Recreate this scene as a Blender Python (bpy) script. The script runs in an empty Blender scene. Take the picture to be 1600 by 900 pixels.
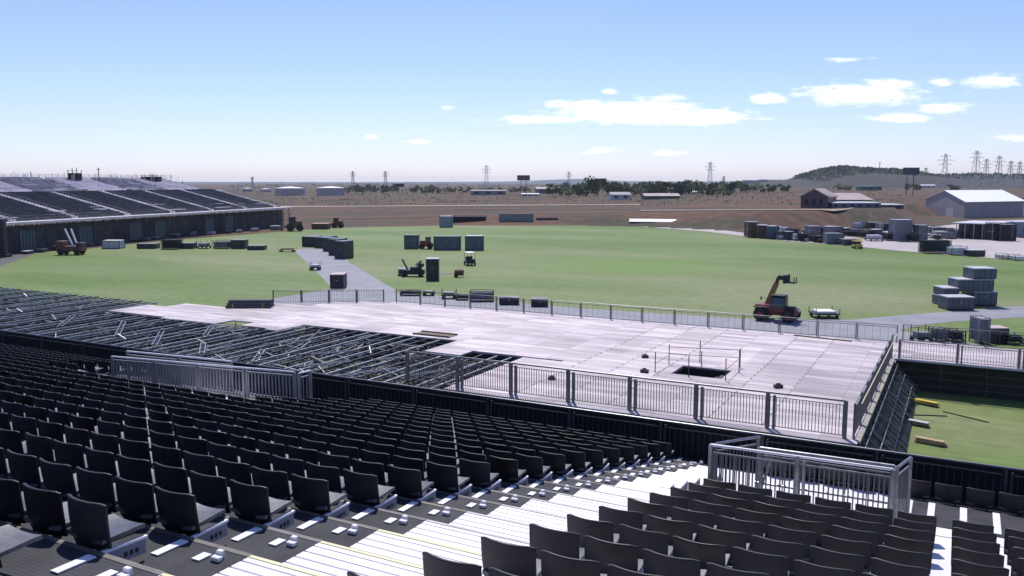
import bpy, bmesh, math, random
from math import radians as R, sin, cos, pi, sqrt, exp
from mathutils import Vector, Matrix
random.seed(11)
sc = bpy.context.scene
C = sc.collection
# ------------------------------------------------------------------ camera, sky, sun, exposure
H = 12.6; F = 1325.0; YAW = R(28.13); PITCH = R(7.15)
cd = bpy.data.cameras.new('camera'); cam = bpy.data.objects.new('camera', cd); C.objects.link(cam)
cam.location = (0, 0, H); cam.rotation_euler = (R(90) - PITCH, 0, YAW)
cd.sensor_width = 36; cd.lens = 36 * F / 1600; cd.clip_start = 0.1; cd.clip_end = 30000
sc.camera = cam
SUN_AZ = R(-33); SUN_EL = R(56)          # azimuth from +Y towards +X
wd = bpy.data.worlds.new('World'); sc.world = wd; wd.use_nodes = True
nt = wd.node_tree; nt.nodes.clear()
def N(t, **k):
    n = nt.nodes.new(t)
    for a, b in k.items(): setattr(n, a, b)
    return n
def M_(op, a, b=None, c=None, clamp=False):
    n = N('ShaderNodeMath', operation=op); n.use_clamp = clamp
    for i, v in enumerate((a, b, c)):
        if v is None: continue
        if isinstance(v, (int, float)): n.inputs[i].default_value = v
        else: nt.links.new(v, n.inputs[i])
    return n.outputs[0]
sky = N('ShaderNodeTexSky', sky_type='NISHITA'); sky.sun_disc = False
sky.sun_elevation = SUN_EL; sky.sun_rotation = SUN_AZ
sky.air_density = 1.0; sky.dust_density = 0.3; sky.ozone_density = 3.0; sky.altitude = 300
geo = N('ShaderNodeTexCoord'); sep = N('ShaderNodeSeparateXYZ'); nt.links.new(geo.outputs['Generated'], sep.inputs[0])
cY, sY = cos(YAW), sin(YAW)
rr = M_('ADD', M_('MULTIPLY', sep.outputs[0], cY), M_('MULTIPLY', sep.outputs[1], sY))
fw = M_('ADD', M_('MULTIPLY', sep.outputs[0], -sY), M_('MULTIPLY', sep.outputs[1], cY))
fwc = M_('MAXIMUM', fw, 0.05)
U = M_('DIVIDE', rr, fwc); V = M_('DIVIDE', sep.outputs[2], fwc)
comb = N('ShaderNodeCombineXYZ'); nt.links.new(M_('MULTIPLY', U, 26), comb.inputs[0]); nt.links.new(M_('MULTIPLY', V, 95), comb.inputs[1])
no = N('ShaderNodeTexNoise'); no.inputs['Scale'].default_value = 1.5; no.inputs['Detail'].default_value = 7; no.inputs['Roughness'].default_value = 0.6
nt.links.new(comb.outputs[0], no.inputs['Vector'])
clouds = [  # direction (u, v tangents), half sizes, weight
    (850, 189, 75, 7, .95), (985, 178, 105, 17, 1.15), (1090, 186, 75, 12, 1.1), (900, 166, 60, 7, .9), (1035, 158, 35, 10, .7), (948, 147, 12, 5, .8),
    (1330, 152, 90, 15, 1.1), (1380, 136, 45, 8, .9), (1398, 187, 50, 7, 1.0), (1190, 158, 36, 9, .95), (1462, 172, 36, 9, .95),
    (1458, 134, 20, 9, .85), (1533, 132, 45, 11, .85), (702, 171, 13, 4, .75), (655, 223, 20, 5, .72), (583, 215, 12, 4, .62), (1575, 217, 34, 6, .78),
    (938, 237, 28, 5, .74), (1043, 240, 30, 5, .84), (1310, 99, 55, 4, .6)]
tot = None
for (x, y, a, b, w) in clouds:
    du = M_('MULTIPLY', M_('SUBTRACT', U, (x - 800) / F), F / (a * 1.15))
    dv = M_('MULTIPLY', M_('SUBTRACT', V, (284 - y) / F), F / (b * 1.15))
    e = M_('MULTIPLY', M_('POWER', 2.718, M_('MULTIPLY', M_('ADD', M_('MULTIPLY', du, du), M_('MULTIPLY', dv, dv)), -1.0)), w)
    tot = e if tot is None else M_('MAXIMUM', tot, e)
den = M_('ADD', tot, M_('MULTIPLY', M_('SUBTRACT', no.outputs[0], 0.5), 1.6))
mr = N('ShaderNodeMapRange', interpolation_type='SMOOTHSTEP'); nt.links.new(den, mr.inputs[0])
mr.inputs[1].default_value = 0.26; mr.inputs[2].default_value = 1.12
mask = M_('MULTIPLY', mr.outputs[0], M_('GREATER_THAN', fw, 0.06), clamp=True)
hsv = N('ShaderNodeMix', data_type='RGBA', blend_type='MULTIPLY'); hsv.inputs[0].default_value = 1
nt.links.new(sky.outputs[0], hsv.inputs[6]); hsv.inputs[7].default_value = (1.03, 1.02, 1.36, 1)      # the camera's cool white balance
mix = N('ShaderNodeMix', data_type='RGBA'); nt.links.new(mask, mix.inputs[0]); nt.links.new(hsv.outputs[2], mix.inputs[6])
mix.inputs[7].default_value = (13.5, 13.3, 13.6, 1)
bg = N('ShaderNodeBackground'); bg.inputs[1].default_value = 0.10
nt.links.new(mix.outputs[2], bg.inputs[0])
wo = N('ShaderNodeOutputWorld'); nt.links.new(bg.outputs[0], wo.inputs[0])
sl = bpy.data.lights.new('sun', 'SUN'); sl.energy = 4.2; sl.angle = R(0.53); sl.color = (1, .95, .88)
so = bpy.data.objects.new('sun', sl); C.objects.link(so)
sd = Vector((sin(SUN_AZ) * cos(SUN_EL), cos(SUN_AZ) * cos(SUN_EL), sin(SUN_EL)))
so.rotation_euler = sd.to_track_quat('Z', 'Y').to_euler(); so.location = (0, 0, 60)
vs = sc.view_settings; vs.view_transform = 'Standard'; vs.look = 'None'; vs.exposure = 0.15; vs.gamma = 1; vs.use_curve_mapping = False
sc.render.film_transparent = False
try: sc.cycles.volume_bounces = 0
except Exception: pass

# ------------------------------------------------------------------ survey helpers: where a sight line meets a level
def ray(px, py):
    a = (px - 800) / F; b = (450 - py) / F
    f = cos(PITCH) + b * sin(PITCH); up = -sin(PITCH) + b * cos(PITCH)
    return Vector((a * cY - f * sY, a * sY + f * cY, up))
def at(px, py, z=0.0):
    d = ray(px, py); t = (z - H) / d.z
    return Vector((d.x * t, d.y * t, z))
def atf(px, py, fwd):
    d = ray(px, py); t = fwd / (-d.x * sY + d.y * cY); return Vector((d.x * t, d.y * t, H + d.z * t))
def aty(px, py, Y):
    d = ray(px, py); t = Y / d.y; return Vector((d.x * t, Y, H + d.z * t))
def fwd(p): return -p[0] * sY + p[1] * cY

# ------------------------------------------------------------------ materials
MATS = {}
def mat(name, col, rough=0.7, metal=0.0, var=0.15, scale=3.0, bump=0.0, spec=0.5, col2=None, coord='Object', detail=5, stretch=None, alpha=None):
    if name in MATS: return MATS[name]
    m = bpy.data.materials.new(name); m.use_nodes = True; MATS[name] = m
    t = m.node_tree; b = t.nodes['Principled BSDF']
    b.inputs['Roughness'].default_value = rough; b.inputs['Metallic'].default_value = metal
    b.inputs['Specular IOR Level'].default_value = spec
    tc = t.nodes.new('ShaderNodeTexCoord'); nz = t.nodes.new('ShaderNodeTexNoise')
    nz.inputs['Scale'].default_value = scale; nz.inputs['Detail'].default_value = detail; nz.inputs['Roughness'].default_value = .6
    src = tc.outputs[coord]
    if stretch:
        mp = t.nodes.new('ShaderNodeMapping'); mp.inputs['Scale'].default_value = stretch; t.links.new(src, mp.inputs[0]); src = mp.outputs[0]
    t.links.new(src, nz.inputs['Vector'])
    cr = t.nodes.new('ShaderNodeValToRGB')
    c2 = col2 if col2 else tuple(min(1, c * (1 + var)) for c in col); c1 = col if col2 else tuple(c * (1 - var) for c in col)
    cr.color_ramp.elements[0].position = .35; cr.color_ramp.elements[1].position = .65
    cr.color_ramp.elements[0].color = (*c1, 1); cr.color_ramp.elements[1].color = (*c2, 1)
    t.links.new(nz.outputs[0], cr.inputs[0]); t.links.new(cr.outputs[0], b.inputs['Base Color'])
    if bump:
        bp = t.nodes.new('ShaderNodeBump'); bp.inputs['Strength'].default_value = bump; bp.inputs['Distance'].default_value = .05
        t.links.new(nz.outputs[0], bp.inputs['Height']); t.links.new(bp.outputs[0], b.inputs['Normal'])
    return m
def ribs(m, axis, freq, strength=.5, dist=.01):
    """adds fine parallel ribs to a material's bump"""
    t = m.node_tree; b = t.nodes['Principled BSDF']
    tc = t.nodes.new('ShaderNodeTexCoord'); w = t.nodes.new('ShaderNodeTexWave'); w.wave_type = 'BANDS'; w.bands_direction = axis
    w.inputs['Scale'].default_value = freq; t.links.new(tc.outputs['Object'], w.inputs['Vector'])
    bp = t.nodes.new('ShaderNodeBump'); bp.inputs['Strength'].default_value = strength; bp.inputs['Distance'].default_value = dist
    t.links.new(w.outputs['Fac'], bp.inputs['Height']); t.links.new(bp.outputs[0], b.inputs['Normal'])
    return m

# ------------------------------------------------------------------ mesh builder
class MB:
    def __init__(s): s.v = []; s.f = []; s.mi = []
    def add(s, vs, fs, mi=0):
        o = len(s.v); s.v += [tuple(v) for v in vs]; s.f += [tuple(i + o for i in f) for f in fs]; s.mi += [mi] * len(fs); return s
    def box(s, c, d, rz=0, mi=0):
        x, y, z = d[0] / 2, d[1] / 2, d[2] / 2; cr, sr = cos(rz), sin(rz); vs = []
        for sz in (-1, 1):
            for sx, sy in ((-1, -1), (1, -1), (1, 1), (-1, 1)):
                a, b = sx * x, sy * y; vs.append((c[0] + a * cr - b * sr, c[1] + a * sr + b * cr, c[2] + sz * z))
        return s.add(vs, [(0, 3, 2, 1), (4, 5, 6, 7), (0, 1, 5, 4), (1, 2, 6, 5), (2, 3, 7, 6), (3, 0, 4, 7)], mi)
    def bb(s, x0, x1, y0, y1, z0, z1, mi=0): return s.box(((x0 + x1) / 2, (y0 + y1) / 2, (z0 + z1) / 2), (x1 - x0, y1 - y0, z1 - z0), 0, mi)
    def bar(s, p, q, w, h=None, mi=0):
        p, q = Vector(p), Vector(q); h = h or w; d = (q - p).normalized()
        u = Vector((0, 0, 1)) if abs(d.z) < .95 else Vector((0, 1, 0))
        a = d.cross(u).normalized() * w / 2; b = a.cross(d).normalized() * h / 2
        vs = [p + i * a + j * b for i, j in ((-1, -1), (1, -1), (1, 1), (-1, 1))] + [q + i * a + j * b for i, j in ((-1, -1), (1, -1), (1, 1), (-1, 1))]
        return s.add(vs, [(0, 1, 2, 3), (7, 6, 5, 4), (0, 4, 5, 1), (1, 5, 6, 2), (2, 6, 7, 3), (3, 7, 4, 0)], mi)
    def cyl(s, p, q, r, n=10, r2=None, mi=0):
        p, q = Vector(p), Vector(q); r2 = r if r2 is None else r2; d = (q - p).normalized()
        u = Vector((0, 0, 1)) if abs(d.z) < .95 else Vector((0, 1, 0)); a = d.cross(u).normalized(); b = a.cross(d)
        vs = [p + (a * cos(2 * pi * i / n) + b * sin(2 * pi * i / n)) * r for i in range(n)] + [q + (a * cos(2 * pi * i / n) + b * sin(2 * pi * i / n)) * r2 for i in range(n)]
        return s.add(vs, [(i, (i + 1) % n, n + (i + 1) % n, n + i) for i in range(n)] + [tuple(range(n))[::-1], tuple(range(n, 2 * n))], mi)
    def prism(s, pts, z0, z1, mi=0):
        n = len(pts); vs = [(p[0], p[1], z0) for p in pts] + [(p[0], p[1], z1) for p in pts]
        return s.add(vs, [tuple(range(n))[::-1], tuple(range(n, 2 * n))] + [(i, (i + 1) % n, n + (i + 1) % n, n + i) for i in range(n)], mi)
    def profile(s, pts, x0, x1, mi=0):
        """polygon in the YZ plane extruded along X"""
        n = len(pts); vs = [(x0, p[0], p[1]) for p in pts] + [(x1, p[0], p[1]) for p in pts]
        return s.add(vs, [tuple(range(n)), tuple(range(n, 2 * n))[::-1]] + [((i + 1) % n, i, n + i, n + (i + 1) % n) for i in range(n)], mi)
    def obj(s, name, ms, parent=None, smooth=False, bevel=0, label=None):
        me = bpy.data.meshes.new(name); me.from_pydata(s.v, [], s.f)
        if not isinstance(ms, (list, tuple)): ms = [ms]
        for m in ms: me.materials.append(m)
        for p, i in zip(me.polygons, s.mi): p.material_index = i; p.use_smooth = smooth
        bm = bmesh.new(); bm.from_mesh(me); bmesh.ops.recalc_face_normals(bm, faces=bm.faces)
        if bevel: bmesh.ops.bevel(bm, geom=bm.edges[:], offset=bevel, segments=1, affect='EDGES')
        bm.to_mesh(me); bm.free(); me.update()
        o = bpy.data.objects.new(name, me); C.objects.link(o)
        if parent: o.parent = parent
        if label: o['label'] = label
        return o
def tag(o, label, cat, group=None, kind=None):
    if label: o['label'] = label
    if cat: o['category'] = cat
    if group: o['group'] = group
    if kind: o['kind'] = kind
    return o
def thing(name, label, cat, loc=(0, 0, 0), rz=0, group=None):
    o = bpy.data.objects.new(name, None); C.objects.link(o); o.location = loc; o.rotation_euler = (0, 0, rz); o.empty_display_size = .3
    return tag(o, label, cat, group)
def struct(o, kind='structure'): o['kind'] = kind; return o
def dup(root, loc, rz=None, label=None, group=None, scale=None):
    r = root.copy(); C.objects.link(r); r.location = loc
    if rz is not None: r.rotation_euler = (0, 0, rz)
    if scale: r.scale = scale
    if label: r['label'] = label
    if group: r['group'] = group
    for ch in list(root.children):
        c = ch.copy(); C.objects.link(c); c.parent = r
        for g in list(ch.children):
            d = g.copy(); C.objects.link(d); d.parent = c
    return r
ORD = ['zeroth', 'first', 'second', 'third', 'fourth', 'fifth', 'sixth', 'seventh', 'eighth', 'ninth', 'tenth', 'eleventh', 'twelfth', 'thirteenth', 'fourteenth', 'fifteenth', 'sixteenth', 'seventeenth', 'eighteenth', 'nineteenth', 'twentieth']
def orde(i):
    if i <= 20: return ORD[i]
    t = {2: 'twenty', 3: 'thirty', 4: 'forty', 5: 'fifty'}[i // 10]
    return (t + '-' + ORD[i % 10]) if i % 10 else {2: 'twentieth', 3: 'thirtieth', 4: 'fortieth', 5: 'fiftieth'}[i // 10]

m_black = mat('black_plastic', (.018, .018, .021), .42, var=.25, scale=9)
m_back = ribs(mat('ribbed_black_plastic', (.017, .0165, .019), .5, var=.2, scale=6, spec=.35), 'X', 14, .3, .003)
m_pan = mat('sunlit_seat_plastic', (.10, .098, .105), .42, var=.35, scale=14, spec=.7)  # same plastic as the backs, colour lightened to paint in the sun's glare
m_dark = mat('dark_steel', (.03, .032, .036), .5, metal=.3, var=.3, scale=4)
m_scrim = mat('black_scrim', (.012, .013, .015), .8, var=.3, scale=1.5)
m_galv = mat('galvanised_steel', (.27, .275, .30), .36, metal=.7, var=.25, scale=8)
m_alu = mat('white_aluminium', (.78, .77, .80), .45, metal=.0, var=.08, scale=3)
m_white = mat('white_paint', (.8, .8, .8), .5, var=.06, scale=2)
m_grey = mat('grey_blue_paint', (.085, .10, .125), .55, var=.2, scale=1.2)
m_grey2 = mat('mid_grey_paint', (.16, .17, .19), .6, var=.2, scale=1.2)
m_yellow = mat('yellow_paint', (.62, .46, .05), .5, var=.1)
m_red = mat('red_paint', (.20, .018, .02), .35, var=.15, scale=2)
m_rubber = mat('tyre_rubber', (.02, .02, .02), .8, var=.3, scale=10)
m_glass = mat('tinted_green_glass', (.03, .10, .085), .08, var=.1, scale=1, spec=.9)
def randtone(m, lo, hi):
    t = m.node_tree; b = t.nodes['Principled BSDF']; l = b.inputs['Base Color'].links[0]; src = l.from_socket
    oi = t.nodes.new('ShaderNodeObjectInfo'); r_ = t.nodes.new('ShaderNodeMapRange'); r_.inputs[3].default_value = lo; r_.inputs[4].default_value = hi; t.links.new(oi.outputs['Random'], r_.inputs[0])
    mx_ = t.nodes.new('ShaderNodeMix'); mx_.data_type = 'RGBA'; mx_.blend_type = 'MULTIPLY'; mx_.inputs[0].default_value = 1; t.links.new(src, mx_.inputs[6]); t.links.new(r_.outputs[0], mx_.inputs[7]); t.links.new(mx_.outputs[2], b.inputs['Base Color'])
    r2 = t.nodes.new('ShaderNodeMapRange'); r2.inputs[3].default_value = .38; r2.inputs[4].default_value = .62; t.links.new(oi.outputs['Random'], r2.inputs[0]); t.links.new(r2.outputs[0], b.inputs['Roughness'])
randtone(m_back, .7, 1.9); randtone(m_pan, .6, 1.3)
m_wood = mat('pallet_wood', (.42, .30, .19), .8, var=.25, scale=6)
m_brown = mat('rusty_brown_paint', (.12, .06, .03), .7, var=.35, scale=2)
m_orange = mat('orange_paint', (.5, .14, .02), .5, var=.15)
m_skyblue = mat('blue_paint', (.05, .12, .3), .5, var=.1)
m_lightgrey = mat('light_grey_panel', (.45, .45, .5), .6, var=.1, scale=.8)
m_nosing = mat('worn_steel_edge', (.13, .115, .10), .6, var=.3, scale=5)

# ================================================================== TERRAIN (heightfield reaching the horizon)
def lerp_table(tab, x):
    if x <= tab[0][0]: return tab[0][1]
    for (a, b), (c, d) in zip(tab, tab[1:]):
        if x <= c: return b + (d - b) * (x - a) / (c - a)
    return tab[-1][1]
EDGE = [(-900, 330), (450, 290), (640, 262), (750, 245), (900, 246), (1050, 238), (1180, 218), (1300, 232), (1400, 252), (1440, 330), (1480, 430), (1640, 520), (2600, 600)]
TOP = [(-900, 0), (560, 0.3), (700, 1.8), (850, 2.6), (1000, 3.2), (1170, 4.4), (1450, 4.4), (1560, 4.0), (2600, 4.0)]
def hgt(px, Z):
    t = max(0, min(1, (Z - lerp_table(EDGE, px)) / (14 + 10 * (px < 900)))); s = t * t * (3 - 2 * t)
    h = lerp_table(TOP, px) * s
    if Z > 330: h += min(1, (Z - 330) / 200) * (0.5 * sin(px * .021 + Z * .011) + .35 * sin(Z * .027 + px * .007) + .2 * sin(px * .06))
    if Z > 1200: h *= max(0, 1 - (Z - 1200) / 2500)
    return h
g = MB(); pxs = [-3600 + 60 * i for i in range(75)] + [910 + 30 * i for i in range(30)] + [1800 + 120 * i for i in range(30)]
pxs = sorted(set([-3600, -2400, -1600, -1000, -500] + [-250 + 35 * i for i in range(70)] + [2300, 2900, 4000]))
Zs = [-60, 0, 30, 80, 140, 190] + [205 + 5 * i for i in range(30)] + [365, 385, 410, 440, 480, 530, 590, 660, 740, 830, 930, 1050, 1200, 1400, 1700, 2100, 2700, 3600, 5000, 7000, 9500]
for Z in Zs:
    for px in pxs:
        q = (px - 800) / F; 
        zz = max(Z, 0) if Z >= 0 else 0
        X = q * (abs(Z) + 40) if Z < 190 else q * Z
        if Z < 190: X = q * (190 if Z < 190 else Z) 
        g.v.append((X * cY - Z * sY, X * sY + Z * cY, hgt(px, Z) if Z >= 190 else 0))
n = len(pxs)
for j in range(len(Zs) - 1):
    for i in range(n - 1):
        g.f.append((j * n + i, j * n + i + 1, (j + 1) * n + i + 1, (j + 1) * n + i)); g.mi.append(0)
m_dirt = bpy.data.materials.new('dry_ground'); m_dirt.use_nodes = True
t = m_dirt.node_tree; b = t.nodes['Principled BSDF']; b.inputs['Roughness'].default_value = .95; b.inputs['Specular IOR Level'].default_value = .1
tc = t.nodes.new('ShaderNodeTexCoord')
mp = t.nodes.new('ShaderNodeMapping'); mp.inputs['Rotation'].default_value = (0, 0, -YAW); mp.inputs['Scale'].default_value = (.010, .045, .01); t.links.new(tc.outputs['Object'], mp.inputs[0])
n1 = t.nodes.new('ShaderNodeTexNoise'); n1.inputs['Scale'].default_value = 1; n1.inputs['Detail'].default_value = 6; t.links.new(mp.outputs[0], n1.inputs['Vector'])
cr = t.nodes.new('ShaderNodeValToRGB'); el = cr.color_ramp.elements
el[0].position = .30; el[0].color = (.045, .042, .040, 1); el[1].position = .72; el[1].color = (.14, .12, .092, 1)
for p_, c_ in ((.41, (.090, .070, .055, 1)), (.49, (.150, .088, .062, 1)), (.55, (.095, .077, .060, 1)), (.62, (.075, .076, .048, 1))):
    e = el.new(p_); e.color = c_
t.links.new(n1.outputs[0], cr.inputs[0])
n2 = t.nodes.new('ShaderNodeTexNoise'); n2.inputs['Scale'].default_value = .35; n2.inputs['Detail'].default_value = 8; t.links.new(tc.outputs['Object'], n2.inputs['Vector'])
mx = t.nodes.new('ShaderNodeMix'); mx.data_type = 'RGBA'; mx.blend_type = 'OVERLAY'; mx.inputs[0].default_value = .5
t.links.new(cr.outputs[0], mx.inputs[6]); t.links.new(n2.outputs[0], mx.inputs[7]); t.links.new(mx.outputs[2], b.inputs['Base Color'])
bp = t.nodes.new('ShaderNodeBump'); bp.inputs['Strength'].default_value = .6; bp.inputs['Distance'].default_value = .6
t.links.new(n2.outputs[0], bp.inputs['Height']); t.links.new(bp.outputs[0], b.inputs['Normal'])
struct(g.obj('ground', m_dirt, smooth=True))

def sheet(name, pts, z, m):
    me = bpy.data.meshes.new(name); me.from_pydata([(p[0], p[1], z) for p in pts], [], [tuple(range(len(pts)))]); me.materials.append(m)
    bm = bmesh.new(); bm.from_mesh(me); bmesh.ops.triangulate(bm, faces=bm.faces)
    for f in bm.faces:
        f.normal_update()
        if f.normal.z < 0: f.normal_flip()
    bm.to_mesh(me); bm.free()
    o = bpy.data.objects.new(name, me); C.objects.link(o); return struct(o)
# turf
m_turf = bpy.data.materials.new('turf'); m_turf.use_nodes = True
t = m_turf.node_tree; b = t.nodes['Principled BSDF']; b.inputs['Roughness'].default_value = .75; b.inputs['Specular IOR Level'].default_value = .25
tc = t.nodes.new('ShaderNodeTexCoord')
def tnoise(t, src, sx, sy, det=4, rot=-0.49):
    mp = t.nodes.new('ShaderNodeMapping'); mp.inputs['Rotation'].default_value = (0, 0, rot); mp.inputs['Scale'].default_value = (sx, sy, sx)
    t.links.new(src, mp.inputs[0]); nz = t.nodes.new('ShaderNodeTexNoise'); nz.inputs['Scale'].default_value = 1; nz.inputs['Detail'].default_value = det
    t.links.new(mp.outputs[0], nz.inputs['Vector']); return nz.outputs[0]
a_ = tnoise(t, tc.outputs['Object'], .02, .055, 5); b_ = tnoise(t, tc.outputs['Object'], .9, .9, 6); c_ = tnoise(t, tc.outputs['Object'], .007, .012, 2)
cr = t.nodes.new('ShaderNodeValToRGB'); el = cr.color_ramp.elements
el[0].position = .33; el[0].color = (.092, .160, .020, 1); el[1].position = .70; el[1].color = (.20, .22, .10, 1)
e = el.new(.5); e.color = (.135, .190, .050, 1)
add = t.nodes.new('ShaderNodeMath'); add.operation = 'ADD'; t.links.new(a_, add.inputs[0])
s2 = t.nodes.new('ShaderNodeMath'); s2.operation = 'MULTIPLY_ADD'; t.links.new(c_, s2.inputs[0]); s2.inputs[1].default_value = 1.1; s2.inputs[2].default_value = -.55; t.links.new(s2.outputs[0], add.inputs[1])
t.links.new(add.outputs[0], cr.inputs[0])
mx = t.nodes.new('ShaderNodeMix'); mx.data_type = 'RGBA'; mx.blend_type = 'OVERLAY'; mx.inputs[0].default_value = .35
t.links.new(cr.outputs[0], mx.inputs[6]); t.links.new(b_, mx.inputs[7])
ft = tnoise(t, tc.outputs['Object'], .10, 1.6, 3, .35); mr_ = t.nodes.new('ShaderNodeMapRange'); mr_.inputs[1].default_value = .35; mr_.inputs[2].default_value = .7; mr_.inputs[3].default_value = .88; mr_.inputs[4].default_value = 1.08; t.links.new(ft, mr_.inputs[0])
mxf = t.nodes.new('ShaderNodeMix'); mxf.data_type = 'RGBA'; mxf.blend_type = 'MULTIPLY'; mxf.inputs[0].default_value = 1; t.links.new(mx.outputs[2], mxf.inputs[6]); t.links.new(mr_.outputs[0], mxf.inputs[7])
vd = t.nodes.new('ShaderNodeVectorMath'); vd.operation = 'DISTANCE'; fp = at(985, 414); vd.inputs[1].default_value = fp; t.links.new(tc.outputs['Object'], vd.inputs[0])
fr_ = t.nodes.new('ShaderNodeMapRange'); fr_.interpolation_type = 'SMOOTHSTEP'; fr_.inputs[1].default_value = 22; fr_.inputs[2].default_value = 3; fr_.inputs[3].default_value = 0; fr_.inputs[4].default_value = .75; t.links.new(vd.outputs['Value'], fr_.inputs[0])
mg = t.nodes.new('ShaderNodeMix'); mg.data_type = 'RGBA'; t.links.new(fr_.outputs[0], mg.inputs[0]); t.links.new(mxf.outputs[2], mg.inputs[6]); mg.inputs[7].default_value = (.11, .20, .018, 1)
t.links.new(mg.outputs[2], b.inputs['Base Color'])
TB = [(1720, 418), (1600, 408), (1500, 400), (1400, 392), (1330, 385), (1240, 378), (1180, 372), (1100, 362), (1000, 354.5), (850, 351.5), (700, 352.5), (560, 355), (500, 357), (450, 361), (380, 367), (300, 373), (200, 382), (120, 391), (65, 393.5), (0, 416), (-80, 445)]
tp = [at(x, y) for x, y in TB]
sheet('turf', tp + [(-150, 30), (-40, 24), (40, 24), (60, 120)], .02, m_turf)
m_path = mat('grey_paving', (.20, .20, .235), .8, var=.12, scale=.35, col2=(.255, .255, .29))
sheet('path', [(-57.5, 60), (-57.7, 79.7)] + [at(x, y) for x, y in [(545, 410), (541, 396), (505, 388), (470, 389), (458, 391), (490, 420), (520, 452)]] + [(-66, 66), (-62, 60)], .03, m_path)
sheet('path', [(-57.4, 60), (-57.6, 78.6), (-45, 78.0), (-34, 77.2), (-16.5, 78.3)] + [at(x, y) for x, y in [(1330, 500), (1420, 492), (1500, 486), (1600, 478), (1740, 466), (1740, 484), (1600, 496), (1490, 503), (1440, 508), (1405, 517), (1450, 525)]] + [(3, 73), (14, 76), (20, 70), (20, 60)], .035, m_path)
m_conc = mat('pale_concrete', (.36, .32, .32), .85, col2=(.44, .39, .39), var=.1, scale=.08)
sheet('apron', [at(x, y) for x, y in [(1760, 420), (1600, 407.4), (1500, 399.4), (1400, 391.4), (1330, 384.4), (1240, 377.4), (1180, 371.4), (1100, 361.5), (1000, 354), (880, 350.7), (1010, 350), (1090, 355), (1165, 364)]]
      + [at(x, y) for x, y in [(1230, 361), (1330, 362), (1430, 358), (1500, 349.5), (1545, 345), (1640, 342), (1900, 345)]], .01, m_conc)
m_road = mat('dark_asphalt', (.075, .07, .08), .85, var=.15, scale=.3)
sheet('road', [at(x, y) for x, y in [(-300, 470), (-80, 445.5), (0, 416.5), (65, 394), (60, 391), (0, 392), (-300, 405)]], .015, m_road)
# pale perimeter track beyond the turf, and low tan tracks on the far plain
m_tan = mat('tan_track', (.30, .24, .17), .9, var=.15, scale=.2)
def strip(name, pts, w, m, z=.02):
    bm_ = MB(); L = []; 
    for i, (px, py) in enumerate(pts):
        p = None
        d = ray(px, py)
        Z = (0 - H) / d.z * 1.0
        for k in range(30):
            p = atf(px, py, Z); e_ = hgt(px, Z) - p.z
            if abs(e_) < .01: break
            Z -= e_ / max(1e-4, (H - p.z) / Z) * .8
        L.append((px, Z))
    for px, Z in L:
        for dz in (-w / 2, w / 2):
            q = (px - 800) / F; Z2 = Z + dz * Z / 250
            bm_.v.append((q * Z2 * cY - Z2 * sY, q * Z2 * sY + Z2 * cY, hgt(px, Z2) + z))
    for i in range(len(L) - 1): bm_.f.append((2 * i, 2 * i + 1, 2 * i + 3, 2 * i + 2)); bm_.mi.append(0)
    return struct(bm_.obj(name, m))
strip('dirt_track', [(x, 322.5 - (x - 560) * .006) for x in range(440, 1001, 20)], 10, m_tan, .15)
strip('dirt_track', [(x, 329.5 - .004 * (x - 1000)) for x in range(1000, 1381, 20)], 7, m_tan, .2)

# ================================================================== NEAR GRANDSTAND
DY, DZ = .775, .19
def nosY(n): return 5.95 + DY * n          # front edge of the tread behind row n
def nosZ(n): return 9.46 - DZ * n          # level of that tread ; own tread of row n is nosZ(n+1)
XW0, XW1 = -4.55, -3.05
NF = 14
m_tread = mat('dark_planking', (.034, .035, .043), .75, var=.35, scale=2.2, spec=.3)
ribs(m_tread, 'Y', 9, .3, .006)
m_wstep = ribs(mat('ribbed_white_planking', (.82, .80, .84), .45, var=.04, scale=2), 'Y', 9, .5, .01)
stand = thing('grandstand', 'near grandstand of dark stepped planking with a flight of white stairs', 'grandstand')
def terrace(x0, x1, n0, n1, name, m):
    k = MB()
    for n in range(n0, n1 + 1):      # tread in front of nosing n : from Y nosY(n) to nosY(n+1), level nosZ(n+1)
        k.bb(x0, x1, nosY(n), nosY(n + 1) + (.0), nosZ(n + 1) - .45, nosZ(n + 1))
    return k.obj(name, m, stand)
terrace(-60, XW0, -10, NF, 'terrace', m_tread)
k = MB()
for n in range(-10, 8):
    z = nosZ(n + 1); ns = 7; pw_ = DY / ns
    k.bb(XW0 + .004, XW1, nosY(n), nosY(n + 1) - .01, z - .45, z - .035, 1)
    for i in range(ns): k.bb(XW0 + .004, XW1, nosY(n) + pw_ * i + .008, nosY(n) + pw_ * (i + 1) - .008, z - .034, z)
for n in range(8, 13):
    z = nosZ(n + 1); pw_ = DY / 5; k.bb(XW0 + .004, -3.92, nosY(n), nosY(n + 1) - .01, z - .45, z - .035, 1)
    for i in range(5): k.bb(XW0 + .004, -3.92, nosY(n) + pw_ * i + .008, nosY(n) + pw_ * (i + 1) - .008, z - .034, z)
k.obj('white_stairs', [m_wstep, mat('shadow_gap_steel', (.16, .15, .16), .7)], stand)
terrace(XW1 + .002, 14, -10, 7, 'terrace', m_wstep).data.materials[0] = mat('pale_planking', (.74, .72, .75), .5, var=.06, scale=2)
k = MB()
for n in range(-10, NF + 1): k.bb(-60, XW0, nosY(n) - .045, nosY(n) + .004, nosZ(n) - .04, nosZ(n) + .004)
k.obj('nosing', m_nosing, stand)
for n in range(-3, 8):
    k = MB(); k.bb(XW0 + .01, XW1 - .01, nosY(n) - .045, nosY(n) - .012, nosZ(n) - .03, nosZ(n) + .006); k.obj('yellow_nosing', mat('pale_yellow_edge', (.72, .66, .38), .5) if n < 1 else mat('worn_white_edge', (.5, .48, .46), .6), stand)
LZ = 6.86    # white landing under the stair head
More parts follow.
